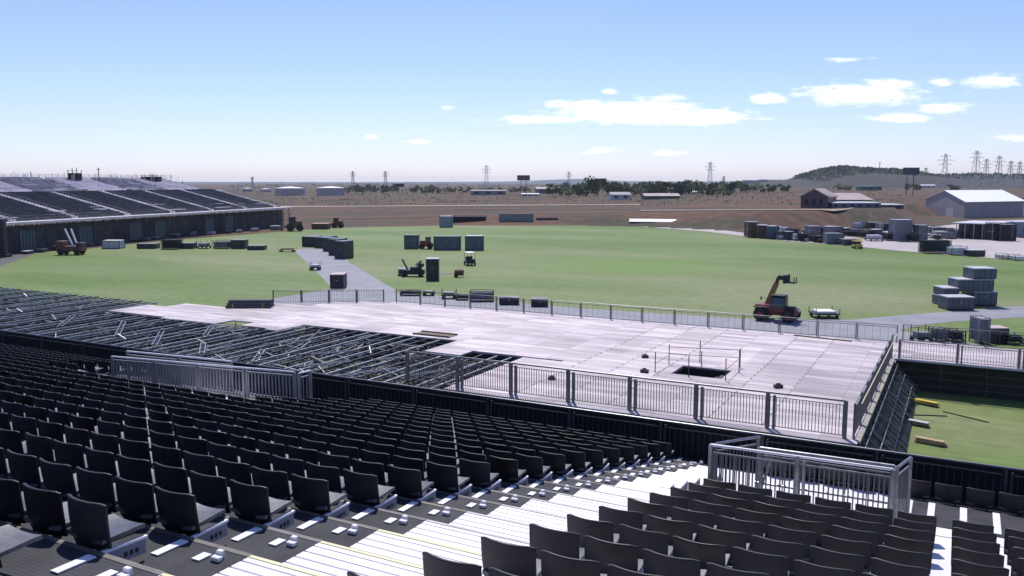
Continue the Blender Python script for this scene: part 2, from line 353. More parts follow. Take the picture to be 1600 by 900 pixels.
k = MB(); k.bb(-3.915, 14, nosY(8), 16.55, LZ - .4, LZ); k.bb(XW0 + .004, -3.915, nosY(13) + .0, 16.55, LZ - .4, LZ); k.obj('landing', MATS['pale_planking'], stand)
k = MB(); k.bb(-.55, 14, 15.35, 16.53, LZ + .004, LZ + .012); k.obj('walkway_cover', m_tread, stand)
for i in range(14): k = MB(); x = -.30 + .5 * i; k.bb(x, x + .11, 15.45, 16.45, LZ + .013, LZ + .022); k.obj('marking_strip', m_alu, stand)
k = MB(); k.bb(XW0 + .004, 14, 16.55, 17.6, 6.2, 6.60); k.obj('front_walkway', m_tread, stand)
k = MB(); k.bb(XW0 + .6, 14, nosY(8) - .02, nosY(8) + .0, LZ, nosZ(8)); k.obj('riser_panel', m_scrim, stand)
# white marking strips and step lights on the dark treads
k = MB(); k2 = MB(); pads = []
for n in range(-4, 15):
    zt = nosZ(n + 1); y0 = nosY(n)
    w = MB(); w.bb(-5.20 - .02, -5.20 + .06, y0 + .42, y0 + .70, zt + .004, zt + .014); w.obj('marking_strip', m_alu, stand)
    lx = XW0 - .16
    w = MB(); w.box((lx, y0 + .62, zt + .035), (.055, .04, .06)); w.box((lx + .01, y0 + .575, zt + .02), (.08, .05, .035)); w.obj('step_light', m_alu, stand, bevel=.006)
    w = MB(); w.bb(lx - .17, lx - .09, y0 + .50, y0 + .62, zt + .004, zt + .014); w.obj('marking_strip', m_alu, stand)
# legs and bracing below the front edge
k = MB()
for i in range(19):
    x = -46 + 3 * i
    k.cyl((x, 17.5, 0), (x, 17.5, 6.2), .03, 6); k.cyl((x, 15.5, 0), (x, 15.5, 6.3), .03, 6)
    k.bar((x, 17.5, .3), (x + 3, 17.5, 3.2), .04); k.bar((x, 17.5, 3.2), (x + 3, 17.5, 6.0), .04); k.bar((x, 17.5, 3.1), (x + 3, 17.5, 3.1), .04)
k.bar((-46, 17.5, .5), (8, 17.5, .5), .05); k.bar((-46, 15.5, .5), (8, 15.5, .5), .05)
for i in range(19): k.bar((-46 + 3 * i, 15.5, .5), (-46 + 3 * i, 17.5, .5), .05)
k.obj('understructure', m_galv, stand)
# small white posts at the head of the landing
for i in range(4):
    bx_ = -3.82 + .07 * i; p0 = at(1047 + 4 * i, 757, 7.9)
po = thing('post_cluster', 'four short white posts at the foot of the white stairs', 'posts', (-3.60, 12.5, LZ))
for i in range(4):
    w = MB(); w.bar((.13 * i, 0, 0), (.13 * i, 0, .72), .03); w.obj('post', m_galv, po)
w = MB(); w.bar((-.05, 0, .35), (.45, 0, .35), .02); w.obj('rail', m_galv, po)

# ---------------------------------------------------------------- seats
def seat_parts():
    out = []
    k = MB()                                  # curved back shell with a rounded, rolled top edge
    nx, nz, T = 14, 7, .016; W = .448; Hh = .345
    def P(i, j, side):
        u = i / nx * 2 - 1; v = j / nz
        x = u * W / 2 * (.97 + .03 * min(1, v * 2))
        y = .055 * u * u + .03 * (1 - v) ** 2 * 1.2
        z = Hh * v
        if v > .8: z -= .016 * max(0, abs(u) - .72) ** 2 / .0784 * (v - .8) / .2
        y += side * T
        return (x, y, z - .02)
    for side in (0, 1):
        o = len(k.v)
        for j in range(nz + 1):
            for i in range(nx + 1): k.v.append(P(i, j, side))
        for j in range(nz):
            for i in range(nx):
                q = o + j * (nx + 1) + i; k.f.append((q, q + 1, q + nx + 2, q + nx + 1)); k.mi.append(0)
    S = (nx + 1) * (nz + 1)
    for i in range(nx):
        k.add([k.v[i], k.v[i + 1], k.v[S + i + 1], k.v[S + i]], [(0, 1, 2, 3)])
    for j in range(nz):
        for i in (0, nx):
            a = j * (nx + 1) + i; b2 = a + nx + 1
            k.add([k.v[a], k.v[b2], k.v[S + b2], k.v[S + a]], [(0, 1, 2, 3)])
    # rolled top lip
    top = [P(i, nz, .5) for i in range(nx + 1)]
    o = len(k.v); nn = 7
    for (x, y, z) in top:
        for q in range(nn): k.v.append((x, y + .0135 * cos(2 * pi * q / nn), z + .0115 * sin(2 * pi * q / nn)))
    for i in range(len(top) - 1):
        for q in range(nn): k.f.append((o + i * nn + q, o + i * nn + (q + 1) % nn, o + (i + 1) * nn + (q + 1) % nn, o + (i + 1) * nn + q)); k.mi.append(0)
    out.append(('backrest', k, m_back))
    k = MB()                                  # dished pan
    nx2, ny2 = 8, 6
    def Q(i, j, low):
        u = i / nx2 * 2 - 1; v = j / ny2
        return (u * .205 * (1 - .10 * v), .035 + .36 * v, .052 + .018 * u * u + .014 * v * v - .035 * max(0, v - .8) - (.03 if low else 0))
    for low in (0, 1):
        o = len(k.v)
        for j in range(ny2 + 1):
            for i in range(nx2 + 1): k.v.append(Q(i, j, low))
        for j in range(ny2):
            for i in range(nx2):
                q = o + j * (nx2 + 1) + i; k.f.append((q, q + 1, q + nx2 + 2, q + nx2 + 1)); k.mi.append(0)
    S = (nx2 + 1) * (ny2 + 1)
    for i in range(nx2):
        for j in (0, ny2):
            a = j * (nx2 + 1) + i; k.add([k.v[a], k.v[a + 1], k.v[S + a + 1], k.v[S + a]], [(0, 1, 2, 3)])
    for j in range(ny2):
        for i in (0, nx2):
            a = j * (nx2 + 1) + i; b2 = a + nx2 + 1; k.add([k.v[a], k.v[b2], k.v[S + b2], k.v[S + a]], [(0, 1, 2, 3)])
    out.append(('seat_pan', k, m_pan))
    k = MB()
    k.bar((-.12, .05, .02), (-.12, .34, .02), .03, .03); k.bar((.12, .05, .02), (.12, .34, .02), .03, .03)
    k.bar((-.12, .2, .02), (.12, .2, .02), .03, .02); k.bar((-.12, .08, .01), (-.12, .08, -.19), .035, .05); k.bar((.12, .08, .01), (.12, .08, -.19), .035, .05)
    out.append(('bracket', k, m_dark))
    return out
def W2S(p):
    x, y, z = p[0], p[1], p[2] - H; r = x * cY + y * sY; f = -x * sY + y * cY
    d = f * cos(PITCH) - z * sin(PITCH); up = z * cos(PITCH) + f * sin(PITCH)
    if d < .3: return None
    return 800 + F * r / d, 450 - F * up / d, d
slots = []
for n in range(-6, NF + 1):
    for kx in range(0, 90):                   # left block, counted from the stairs
        x = -5.42 - .5 * kx
        if 9 <= n and -20.4 < x < -13.2: continue
        if n >= 11 and -21.5 < x < -13.2: continue
        slots.append((n, x, nosY(n), nosZ(n), 'L', kx + 1))
for n in range(-6, 8):
    for kx in range(0, 24):
        x = -2.83 + .5 * kx + (.12 if kx >= 6 else 0) + (.06 if kx >= 7 else 0)
        slots.append((n, x, nosY(n), nosZ(n), 'R', kx + 1))
for kx in range(0, 26):                       # single row on the front walkway
    x = -3.0 + .5 * kx
    slots.append((14, x, 16.62, 6.86, 'F', kx + 1))
vis = []
for s in slots:
    q = W2S((s[1], s[2], s[3] + .3)); q2 = W2S((s[1], s[2], s[3]))
    if not q: continue
    if not (-500 < q[0] < 2300 and q[1] < 1500): continue
    inside = -60 < q[0] < 1665 and q[1] < 915
    vis.append((q[2] + (0 if inside else 1000), s))
vis.sort(key=lambda a: a[0])
print('seats in view', len(vis))
NIND = 300
proto = None; pend = None
for d_, s in vis[:NIND]:
    n, x, y, z, blk, ki = s
    if blk == 'L': lab = 'black seat left of white stairs, %s row from the front barrier, %s from the stairs' % (orde(NF + 1 - n), orde(ki)); grp = 'seats left of the white stairs'
    elif blk == 'R': lab = 'black seat right of white stairs, %s row above the landing, %s from the stairs' % (orde(8 - n), orde(ki)); grp = 'seats right of the white stairs'
    else: lab = 'black seat in the lone row along the front barrier, %s from the left' % orde(ki); grp = 'seats along the front barrier'
    if proto is None:
        proto = thing('stadium_seat', lab, 'seat', (x, y, z), 0, grp)
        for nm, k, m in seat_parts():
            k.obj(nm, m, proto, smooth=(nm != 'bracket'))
        s0 = proto
    else: s0 = dup(proto, (x, y, z), 0, lab, grp)
    s0.rotation_euler = (random.gauss(0, .025), 0, random.gauss(0, .03))
    if blk == 'L' and ki == 1:
        w = MB(); w.bb(.205, .222, .03, .37, -.13, -.02); npl = w.obj('number_plate', mat('plate_grey', (.26, .26, .29), .6, var=.1), s0)
        w = MB(); w.bb(.196, .226, .02, .385, -.02, -.002); w.obj('top_edge', m_alu, npl)
        w = MB()
        for i in range(3): w.bb(.2225, .226, .19 + .045 * i, .215 + .045 * i, -.10, -.065)
        w.obj('numeral', m_black, npl)
if len(vis) > NIND:
    parts = seat_parts(); V_ = []; Fc = []; Mi = []
    for d_, s in vis[NIND:]:
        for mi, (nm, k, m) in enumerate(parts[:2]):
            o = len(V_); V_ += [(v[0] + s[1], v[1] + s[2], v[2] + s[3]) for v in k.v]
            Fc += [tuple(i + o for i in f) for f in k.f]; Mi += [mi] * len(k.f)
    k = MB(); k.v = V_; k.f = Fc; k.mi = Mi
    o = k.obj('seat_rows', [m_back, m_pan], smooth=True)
    tag(o, 'remaining small black seats of the rows running down to the front barrier', 'seats', kind='stuff')

# ---------------------------------------------------------------- rails and fences
def rail_fence(root, p0, p1, z0, h, bay, m_post, m_bars, m_top, gap=.11, zrise=0, post_w=.06, top_w=.05, double=True, low=.08, barw=.016, scrim=None):
    p0 = Vector((*p0, 0)); p1 = Vector((*p1, 0)); L = (p1 - p0).length; nb = max(1, round(L / bay)); d = (p1 - p0) / nb
    for i in range(nb + 1):
        p = p0 + d * i; zz = z0 + zrise * i / nb
        w = MB(); w.bar((p.x, p.y, zz), (p.x, p.y, zz + h), post_w)
        if double and 0 < i < nb:
            q = p + d.normalized() * post_w * 1.7; w.bar((q.x, q.y, zz), (q.x, q.y, zz + h * .93), post_w * .7)
        w.obj('post', m_post, root)
    w = MB(); a = p0 + Vector((0, 0, z0 + h)); b2 = p1 + Vector((0, 0, z0 + h + zrise)); w.cyl(a, b2, top_w / 2, 8)
    w.obj('top_rail', m_top, root)
    for i in range(nb):
        a = p0 + d * (i + .03); b2 = p0 + d * (i + .97); za = z0 + zrise * i / nb; zb = z0 + zrise * (i + 1) / nb
        w = MB(); w.bar((a.x, a.y, za + h * .88), (b2.x, b2.y, zb + h * .88), .03); w.bar((a.x, a.y, za + low), (b2.x, b2.y, zb + low), .03)
        nn = max(2, int((b2 - a).length / gap))
        for j in range(nn + 1):
            q = a.lerp(b2, j / nn); w.bar((q.x, q.y, za + low), (q.x, q.y, za + h * .88 + (zb - za) * j / nn), barw)
        w.obj('bar_panel', m_bars, root)
    if scrim:
        w = MB(); n_ = Vector((-d.y, d.x, 0)).normalized() * .05
        w.bar(p0 + n_ + Vector((0, 0, z0 + h * .5)), p1 + n_ + Vector((0, 0, z0 + h * .5)), .01, h * .94); w.obj('scrim', scrim, root)
m_bars = mat('dark_bars', (.05, .05, .055), .45, metal=.2, var=.2)
m_brail = mat('dull_rail', (.16, .165, .18), .4, metal=.4, var=.2)
r = thing('front_barrier', 'long black barred barrier with grey top rail along the front of the near stand', 'barrier')
rail_fence(r, (-50, 17.72), (12, 17.72), 6.2, 1.13, 2.2, mat('post_steel', (.08, .08, .09), .4, metal=.4, var=.2), m_bars, m_brail, gap=.13, scrim=m_scrim, barw=.02)
# stair head enclosure, right
zt = LZ; hh = 8.0 - LZ
r = thing('stair_enclosure', 'silver railed enclosure round the stair head beside the white landing', 'railing')
m_bgal = mat('galvanised_bars', (.15, .15, .165), .45, metal=.4, var=.2)
rail_fence(r, (-3.74, 14.42), (-.80, 14.52), zt, hh, 1.5, m_galv, m_bgal, m_alu, gap=.075, top_w=.05, barw=.022, low=.3)
rail_fence(r, (-3.68, 14.53), (-3.10, 15.3), zt, hh, 1.5, m_galv, m_bgal, m_galv, gap=.07, barw=.018)
rail_fence(r, (-2.95, 14.72), (-.80, 14.78), zt, hh - .02, 2.2, m_galv, m_bgal, m_galv, gap=.3, barw=.018)
rail_fence(r, (-.75, 14.63), (-.59, 15.31), zt, hh, 1.5, m_galv, m_bgal, m_galv, gap=.07, barw=.018)
w = MB(); w.bar((-3.0, 14.9, zt + .1), (-2.75, 14.9, zt + 1.05), .04); w.bar((-3.1, 14.98, zt + .1), (-2.85, 14.98, zt + 1.05), .04); w.obj('handrail', mat('bluish_steel', (.25, .32, .42), .35, metal=.6), r)
w = MB(); w.cyl((-3.0, 14.62, zt + .52), (-.85, 14.66, zt + .52), .022, 8); w.obj('mid_rail', m_galv, r)
# stair enclosure, left
m_lgal = mat('pale_galvanised', (.30, .30, .32), .4, metal=.4, var=.2)
r = thing('stair_enclosure', 'grey railed enclosure standing among the dark seats at the left', 'railing')
zl = nosZ(11)
rail_fence(r, (-19.8, 14.5), (-13.43, 14.5), 7.27, .72, 1.6, m_lgal, m_lgal, m_alu, gap=.1, zrise=.26, barw=.03)
rail_fence(r, (-19.7, 14.9), (-15.9, 14.95), 7.27, .80, 1.9, m_lgal, m_lgal, m_alu, gap=.1, zrise=.1, barw=.03)
rail_fence(r, (-13.40, 14.62), (-13.36, 14.95), 7.3, .9, 1.6, m_lgal, m_lgal, m_alu, gap=.1, barw=.02)
k = MB()
for i, (y0_, z_) in enumerate(((12.95, nosZ(10)), (13.75, nosZ(11)))): k.bb(-17.0, -15.0, y0_, y0_ + .66, z_ + .004, z_ + .06)
k.bb(-17.0, -15.0, 13.60, 13.76, nosZ(11) + .004, nosZ(10) + .05)
o = k.obj('entrance_steps', m_wstep); tag(o, 'short flight of white steps in front of the left railed enclosure', 'steps')

# ================================================================== STAGE
DK = 2.0
m_deck = bpy.data.materials.new('stage_planks'); m_deck.use_nodes = True
t = m_deck.node_tree; b = t.nodes['Principled BSDF']; b.inputs['Roughness'].default_value = .55
tc = t.nodes.new('ShaderNodeTexCoord'); br = t.nodes.new('ShaderNodeTexBrick')
br.inputs['Scale'].default_value = 1; br.inputs['Brick Width'].default_value = 2.44; br.inputs['Row Height'].default_value = .61; br.inputs['Mortar Size'].default_value = .012
br.inputs['Color1'].default_value = (.36, .31, .315, 1); br.inputs['Color2'].default_value = (.56, .485, .495, 1); br.inputs['Mortar'].default_value = (.2, .17, .18, 1)
br.offset = 0; t.links.new(tc.outputs['Object'], br.inputs['Vector'])
br2 = t.nodes.new('ShaderNodeTexBrick'); br2.inputs['Scale'].default_value = 1; br2.inputs['Brick Width'].default_value = 7.32; br2.inputs['Row Height'].default_value = 6.1; br2.inputs['Mortar Size'].default_value = 0
br2.inputs['Color1'].default_value = (.80, .80, .81, 1); br2.inputs['Color2'].default_value = (1.16, 1.14, 1.14, 1); br2.offset = .5; t.links.new(tc.outputs['Object'], br2.inputs['Vector'])
mx = t.nodes.new('ShaderNodeMix'); mx.data_type = 'RGBA'; mx.blend_type = 'MULTIPLY'; mx.inputs[0].default_value = 1
t.links.new(br.outputs[0], mx.inputs[6]); t.links.new(br2.outputs[0], mx.inputs[7])
nz = tnoise(t, tc.outputs['Object'], .25, 1.2, 5, 0); mx2 = t.nodes.new('ShaderNodeMix'); mx2.data_type = 'RGBA'; mx2.blend_type = 'OVERLAY'; mx2.inputs[0].default_value = .75
t.links.new(mx.outputs[2], mx2.inputs[6]); t.links.new(nz, mx2.inputs[7]); t.links.new(mx2.outputs[2], b.inputs['Base Color'])
stage = thing('stage', 'large raised stage floor of pale lavender boards on black scaffolding', 'stage')
# floor pieces as rectangles on the module grid, leaving the stair opening free
rects = [(-23.3, -14.0, 36.0, 45.0), (-14.0, -11.2, 36.0, 45.0), (-11.2, -3.4, 36.0, 61.0), (-14.0, -11.2, 47.3, 61.0), (-20.7, -14.0, 45.0, 61.0),
         (-27.0, -20.7, 45.3, 61.0), (-29.7, -27.0, 43.8, 61.0), (-43.2, -29.7, 47.8, 61.0), (-44.4, -43.2, 45.0, 61.0), (-47.2, -44.4, 45.4, 60.0), (-49.4, -47.2, 46.8, 58.5), (-55.3, -49.4, 45.0, 55.4), (-62.3, -55.3, 45.5, 49.4), (-60.0, -55.3, 49.4, 51.5)]
for (x0, x1, y0, y1) in rects:
    k = MB(); k.bb(x0, x1 - .004, y0, y1 - .004, DK - .09, DK); k.obj('floor_section', m_deck, stage)
for (x0, x1, y0, y1) in rects:
    x = x0 + .1
    while x < x1:
        if y0 > 37 or x > -23:
            k = MB(); k.cyl((x, y0 + .15, .02), (x, y0 + .15, DK - .1), .03, 5); k.obj('leg', m_dark, stage)
        x += 2.44

k = MB(); k.bb(-23.3, -3.36, 35.92, 35.99, .03, DK - .02); k.obj('front_skirt', m_scrim, stage)
k = MB(); k.bb(-23.3, -3.36, 35.90, 35.985, DK - .10, DK + .015); k.obj('edge_trim', m_dark, stage)
for q_ in ((-43, -29.7, 47.72, 47.79), (-27, -20.8, 45.2, 45.28), (-55, -49.5, 44.92, 44.98), (-62, -55.4, 45.42, 45.48)): k = MB(); k.bb(*q_, .05, DK - .1); k.obj('inner_skirt', m_scrim, stage)
k = MB()
k3 = MB(); k3.add([(-3.36, 36.3, DK - .12), (-3.36, 55.1, DK - .12), (-1.95, 55.1, .05), (-1.75, 36.3, .05), (-3.40, 36.3, DK - .16), (-3.40, 55.1, DK - .16), (-2.02, 55.1, .05), (-1.82, 36.3, .05)], [(0, 1, 2, 3), (7, 6, 5, 4), (0, 4, 5, 1), (1, 5, 6, 2), (2, 6, 7, 3), (3, 7, 4, 0)])
k3.obj('raking_sheet', m_scrim, stage); k3 = MB(); rn3 = random.Random(4)
for i in range(46):
    y = 36.6 + .4 * i; a_ = rn3.uniform(0, .5); b_ = rn3.uniform(.6, 1); x0_, x1_ = -3.3 + 1.45 * a_, -3.3 + 1.45 * b_
    k3.bar((x0_ + .03, y, DK - .12 - 1.8 * a_), (x1_ + .03, y + rn3.uniform(.4, 1.3), DK - .12 - 1.8 * b_ + .02), rn3.choice([.025, .035, .045]))
for a_ in (.1, .4, .7): k3.bar((-3.3 + 1.45 * a_ + .03, 36.5, DK - .12 - 1.8 * a_), (-3.3 + 1.45 * a_ + .03, 55, DK - .12 - 1.8 * a_), .04)
k3.obj('raking_tubes', mat('zinc_tubes', (.22, .225, .235), .5, metal=.3, var=.4), stage)
k3 = MB()
for i in range(34):
    y = 36.6 + .54 * i; k3.bar((-3.28 + .02 * (i % 3), y, .05), (-3.28, y + .9 - .5 * (i % 2), DK - .12), .035)
for z in (.4, 1.0, 1.6): k3.bar((-3.27, 36.6, z), (-3.27, 55, z), .035)
k3.obj('side_lattice', mat('lattice_steel', (.14, .145, .155), .5, metal=.4, var=.3), stage)
for y in [37 + 1.25 * i for i in range(15)]:    # right flank: black boarding with leaning tubes
    k.bar((-3.36, y, 0.05), (-3.36, y + 1.0, DK - .15), .05)
    k.cyl((-3.34, y, .02), (-3.34, y, DK), .03, 6)
    k.bar((-2.3, y + .3, 0.03), (-3.3, y + .1, DK - .1), .04)
k.obj('side_brace', m_dark, stage)
k = MB(); k.bb(-3.44, -3.40, 36.6, 55, .03, DK - .1); k.obj('side_skirt', mat('charcoal_boarding', (.035, .04, .042), .7, var=.3, scale=.8), stage)
k = MB(); k.bb(-3.46, -3.3, 36.5, 55.3, DK - .08, DK + .03); k.obj('side_trim', mat('cream_edge', (.5, .45, .33), .6), stage)
# dark joint lines with clamps along the boards
k = MB()
for x in (-19.6, -17.2, -14.7, -9.8, -7.4):
    y = 37.2
    while y < 60.5:
        if not (-14.2 < x < -11 and 44 < y < 48):
            k.bb(x - .025, x + .025, y, y + .35, DK + .003, DK + .012)
        y += .85
k.obj('joint_strip', m_nosing, stage)
# stair opening
k = MB(); k.bb(-14.0, -11.2, 45.0, 47.3, .9, .95); k.bb(-14.0, -13.95, 45.02, 47.28, .95, DK - .1); k.bb(-11.26, -11.2, 45.02, 47.28, .95, DK - .1); k.bb(-13.9, -11.3, 47.24, 47.28, .95, DK - .1); k.obj('stair_well', m_scrim, stage)
k = MB()
for i in range(7): k.bb(-13.5 + .3 * i, -13.25 + .3 * i, 45.3, 46.9, 1.0 + .12 * i, 1.05 + .12 * i)
k.obj('stair_flight', m_dark, stage)
r = thing('opening_guard', 'thin red and grey posts guarding the dark stair opening in the stage floor', 'guard rail')
for (x, y, h) in [(-14.9, 44.9, 1.15), (-14.9, 47.4, 1.15), (-13.4, 48.6, 1.3), (-11.0, 48.4, 1.1), (-10.7, 46.9, 1.3), (-13.0, 47.5, .9), (-10.9, 44.7, 1.2), (-12.9, 44.6, 1.2)]:
    w = MB(); w.cyl((x, y, DK), (x, y, DK + h), .028, 6); w.obj('post', m_bars, r)
w = MB(); w.cyl((-14.9, 47.4, DK + .6), (-11.0, 48.4, DK + .55), .02, 5); w.cyl((-14.9, 44.9, DK + .5), (-14.9, 47.4, DK + .5), .02, 5); w.cyl((-14.9, 47.4, DK + 1.0), (-11.0, 48.4, DK + 1.0), .02, 5); w.cyl((-11.0, 48.4, DK + .55), (-10.9, 44.7, DK + .6), .02, 5); w.obj('tape', mat('red_white_tape', (.45, .2, .2), .6), r)
# railings of the stage
r = thing('stage_railing', 'tall dark barred railing along the near edge of the pale stage floor', 'railing')
m_brz = mat('bronze_bars', (.17, .155, .165), .5, metal=.3, var=.15)
rail_fence(r, (-26.0, 36.72), (-3.95, 36.72), DK, 1.6, 3.1, m_brz, m_brz, m_brail, gap=.13, post_w=.16, low=.12, barw=.028, top_w=.06)
w = MB(); w.cyl((-26.0, 36.92, DK + 1.52), (-3.95, 36.92, DK + 1.52), .03, 6); w.obj('second_rail', m_galv, r)
r = thing('stage_railing', 'railing running away along the right side of the stage floor', 'railing')
rail_fence(r, (-3.6, 36.8), (-3.5, 55.2), DK, 1.5, 2.4, m_brz, m_brz, m_galv, gap=.16, post_w=.09, low=.12, barw=.025)
w = MB(); w.cyl((-3.35, 36.8, DK + 1.52), (-3.25, 55.2, DK + 1.52), .03, 6); w.obj('second_rail', mat('cream_edge', (.5, .45, .33), .6), r)
r = thing('stage_railing', 'thin grey railing along the far edge of the stage, before the paved strip', 'railing')
rail_fence(r, (-44.2, 60.9), (-3.6, 60.9), DK, 1.15, 2.5, m_bars, m_bars, m_brail, gap=.4, post_w=.06, barw=.012)
r = thing('stage_railing', 'barred grey railing at the far left corner of the stage', 'railing')
rail_fence(r, (-53.4, 55.3), (-45.2, 60.4), DK, 1.15, 2.6, m_bars, m_bars, m_brail, gap=.2, post_w=.07, barw=.014)
# raised walkway on the right
wk = thing('raised_walkway', 'pale raised walkway leading right from the stage above a black open frame', 'walkway')
k = MB(); k.bb(-3.38, 30, 55.3, 62.0, DK - .1, DK - .004); k.obj('floor', m_deck, wk)
k = MB(); k.bb(-3.3, 30, 55.24, 55.29, DK - .10, DK + .02); k.obj('edge_trim', m_lightgrey, wk)
k = MB(); k.bb(-3.3, 30, 55.9, 55.95, .03, DK - .12); k.obj('skirt', mat('dark_green_netting', (.014, .02, .016), .8, var=.4, scale=.6), wk)
k = MB()
for i in range(14):
    x = -3.2 + 2.4 * i; k.cyl((x, 55.4, .02), (x, 55.4, DK - .2), .03, 6)
for z in (.5, .95, 1.4): k.bar((-3.2, 55.42, z), (30, 55.42, z), .04)
k.obj('frame', mat('brown_tubes', (.07, .05, .04), .6), wk)
r = thing('walkway_railing', 'close barred railing on the near edge of the raised walkway', 'railing')
rail_fence(r, (-3.1, 55.5), (28, 55.5), DK, 1.15, 3.0, m_brz, m_brz, m_brz, gap=.14, post_w=.13, barw=.022)
r = thing('walkway_railing', 'dark railing on the far edge of the raised walkway', 'railing')
rail_fence(r, (-3.3, 61.8), (28, 61.8), DK, 1.1, 2.5, m_bars, m_bars, m_brz, gap=.25, post_w=.06, barw=.014)

# ---------------------------------------------------------------- scaffolding frame still without its floor
fr = thing('unfinished_scaffold', 'wide dark lattice of scaffold beams still waiting for its floor boards', 'scaffolding')
sheet('shaded_ground', [(-96, 34), (-20, 34), (-20, 50), (-42, 50), (-42, 54), (-62, 54), (-62, 53), (-96, 53)], .04, mat('shaded_ground_tone', (.03, .034, .035), .8, col2=(.085, .105, .05), scale=.22, detail=3))  # added dark sheet: shade on the turf below the steelwork, put into colour
def free(x, y):
    if any(a < x < b2 and c < y < d for a, b2, c, d in rects): return False
    return y < 45.5 or (x < -62 and y < 51) or (-49.5 < x and y < 47.6)
m_beamA = mat('beam_grey', (.30, .31, .33), .45, metal=.4, var=.3, scale=3)
x = -95.0; i = 0
while x < -23.5:
    ytop = 51.0 if x < -62 else (45.0 if x < -43.5 else (47.6 if x < -30 else 43.6))
    if x > -27: ytop = 44.8
    w = MB()
    w.bar((x, 34.6, DK - .08), (x, ytop, DK - .08), .09, .1); w.bar((x, 34.6, DK - .5), (x, ytop, DK - .5), .06, .06)
    y = 34.6; s_ = 0
    while y < ytop - .6:
        w.bar((x, y, DK - .5 if s_ else DK - .08), (x, y + .6, DK - .08 if s_ else DK - .5), .035); y += .6; s_ ^= 1
    if i % 2 == 0:
        for j in range(7):
            y = 34.8 + 2.44 * j
            if y < ytop: w.bar((x, y, .04), (x, y, DK - .1), .055)
    w.obj('truss_beam', m_beamA if i % 3 else m_dark, fr); i += 1; x += 1.0
w = MB()
for j in range(14):
    y = 34.9 + 1.2 * j
    xa = -95
    xb = -23.6 if y < 43.8 else (-30 if y < 47.5 else -62.5)
    if y >= 45.1: 
        w.bar((-95, y, DK - .14), (-62.5, y, DK - .14), .05, .05)
        if y < 47.5: w.bar((-43, y, DK - .14), (-30, y, DK - .14), .05, .05)
    else: w.bar((xa, y, DK - .14), (xb, y, DK - .14), .05, .05)
w.obj('cross_tubes', m_dark, fr)
random.seed(5); nb_ = 0
xx = -75
while xx < -24:
    for j in range(6):
        y = 34.8 + 2.44 * j
        if free(xx, y) and nb_ < 98 and random.random() < .85:
            w = MB(); 
            if random.random() < .6: w.bar((xx, y, .2), (xx + 2.44, y, DK - .2), .045)
            else: w.bar((xx, y + 2.2, .2), (xx, y, DK - .2), .045)
            w.obj('brace', m_galv, fr); nb_ += 1
    xx += 2.44
w = MB()
for j in range(5):
    y = 36.0 + 2.44 * j; w.bar((-95, y, .55), (-24.5 if y < 43 else (-44 if y < 45 else -63), y, .55), .06); w.bar((-95, y, 1.05), (-24.5 if y < 43 else (-44 if y < 45 else -63), y, 1.05), .05)
w.bar((-94, 35, .55), (-94, 47, .55), .06)
w.bar((-94, 35, 1.05), (-94, 47, 1.05), .06); w.bar((-94, 36, .5), (-94, 36, 1.1), .06)
w.obj('ledgers', m_dark, fr)
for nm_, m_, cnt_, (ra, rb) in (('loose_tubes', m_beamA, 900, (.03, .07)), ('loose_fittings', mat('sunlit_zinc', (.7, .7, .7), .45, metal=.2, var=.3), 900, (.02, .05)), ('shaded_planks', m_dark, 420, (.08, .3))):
    w = MB(); rnd = random.Random(cnt_); c_ = 0
    while c_ < cnt_:
        x = rnd.uniform(-94, -24); y = rnd.uniform(34.8, 50.5)
        if x > -40 or rnd.random() < .75:
            if free(x, y) and free(x + 1, y + 1.2) and (x < -27 or y < 44):
                a_ = rnd.choice([0, pi / 2, pi / 2, rnd.uniform(0, pi)]) + rnd.gauss(0, .06); L = rnd.uniform(.5, 2.2); z = rnd.choice([.25, .6, 1.1, 1.5, 1.95]); d = Vector((cos(a_) * L / 2, sin(a_) * L / 2, rnd.gauss(0, .12)))
                p = Vector((x, y, z)); t_ = rnd.uniform(ra, rb); w.bar(p - d, p + d, t_, min(t_, .06)); c_ += 1
    struct(w.obj(nm_, m_, fr), 'stuff')
# loose aluminium ladders beams leaning in the frame close to the barrier
lad = [((-29.6, 36.0), (-27.8, 38.4)), ((-33.4, 36.2), (-31.4, 38.6)), ((-36.5, 36.3), (-38.6, 39.2)), ((-26.3, 37.4), (-25.0, 39.6)), ((-41.0, 36.4), (-43.5, 38.8)), ((-35.0, 39.3), (-33.2, 41.3)), ((-40.0, 40.4), (-38.0, 42.6)), ((-30.6, 39.8), (-28.7, 41.8)), ((-46.0, 37.0), (-49.5, 40.5)), ((-51.0, 38.0), (-55.5, 42.0)), ((-45.8, 41.0), (-48.0, 43.6)), ((-58, 38.5), (-61.5, 42.0))]
for i, (a, b2) in enumerate(lad):
    L_ = thing('ladder_beam', 'pale aluminium ladder beam lying on the open scaffold frame, %s from the right' % orde(1 + sorted([-q[0][0] for q in lad]).index(-a[0])), 'ladder beam', (a[0], a[1], DK), 0, 'ladder beams lying on the scaffold frame')
    d = Vector((b2[0] - a[0], b2[1] - a[1], 0)); nrm = Vector((-d.y, d.x, 0)).normalized() * .3
    w = MB(); w.bar(Vector((0, 0, .05)), d + Vector((0, 0, .12)), .05); w.bar(nrm + Vector((0, 0, .05)), d + nrm + Vector((0, 0, .12)), .05); w.obj('chord', m_galv, L_)
    w = MB(); nn = int(d.length / .45)
    for j in range(1, nn): w.bar(d * j / nn + Vector((0, 0, .05 + .07 * j / nn)), d * j / nn + nrm + Vector((0, 0, .05 + .07 * j / nn)), .035)
    w.obj('rungs', m_galv, L_)

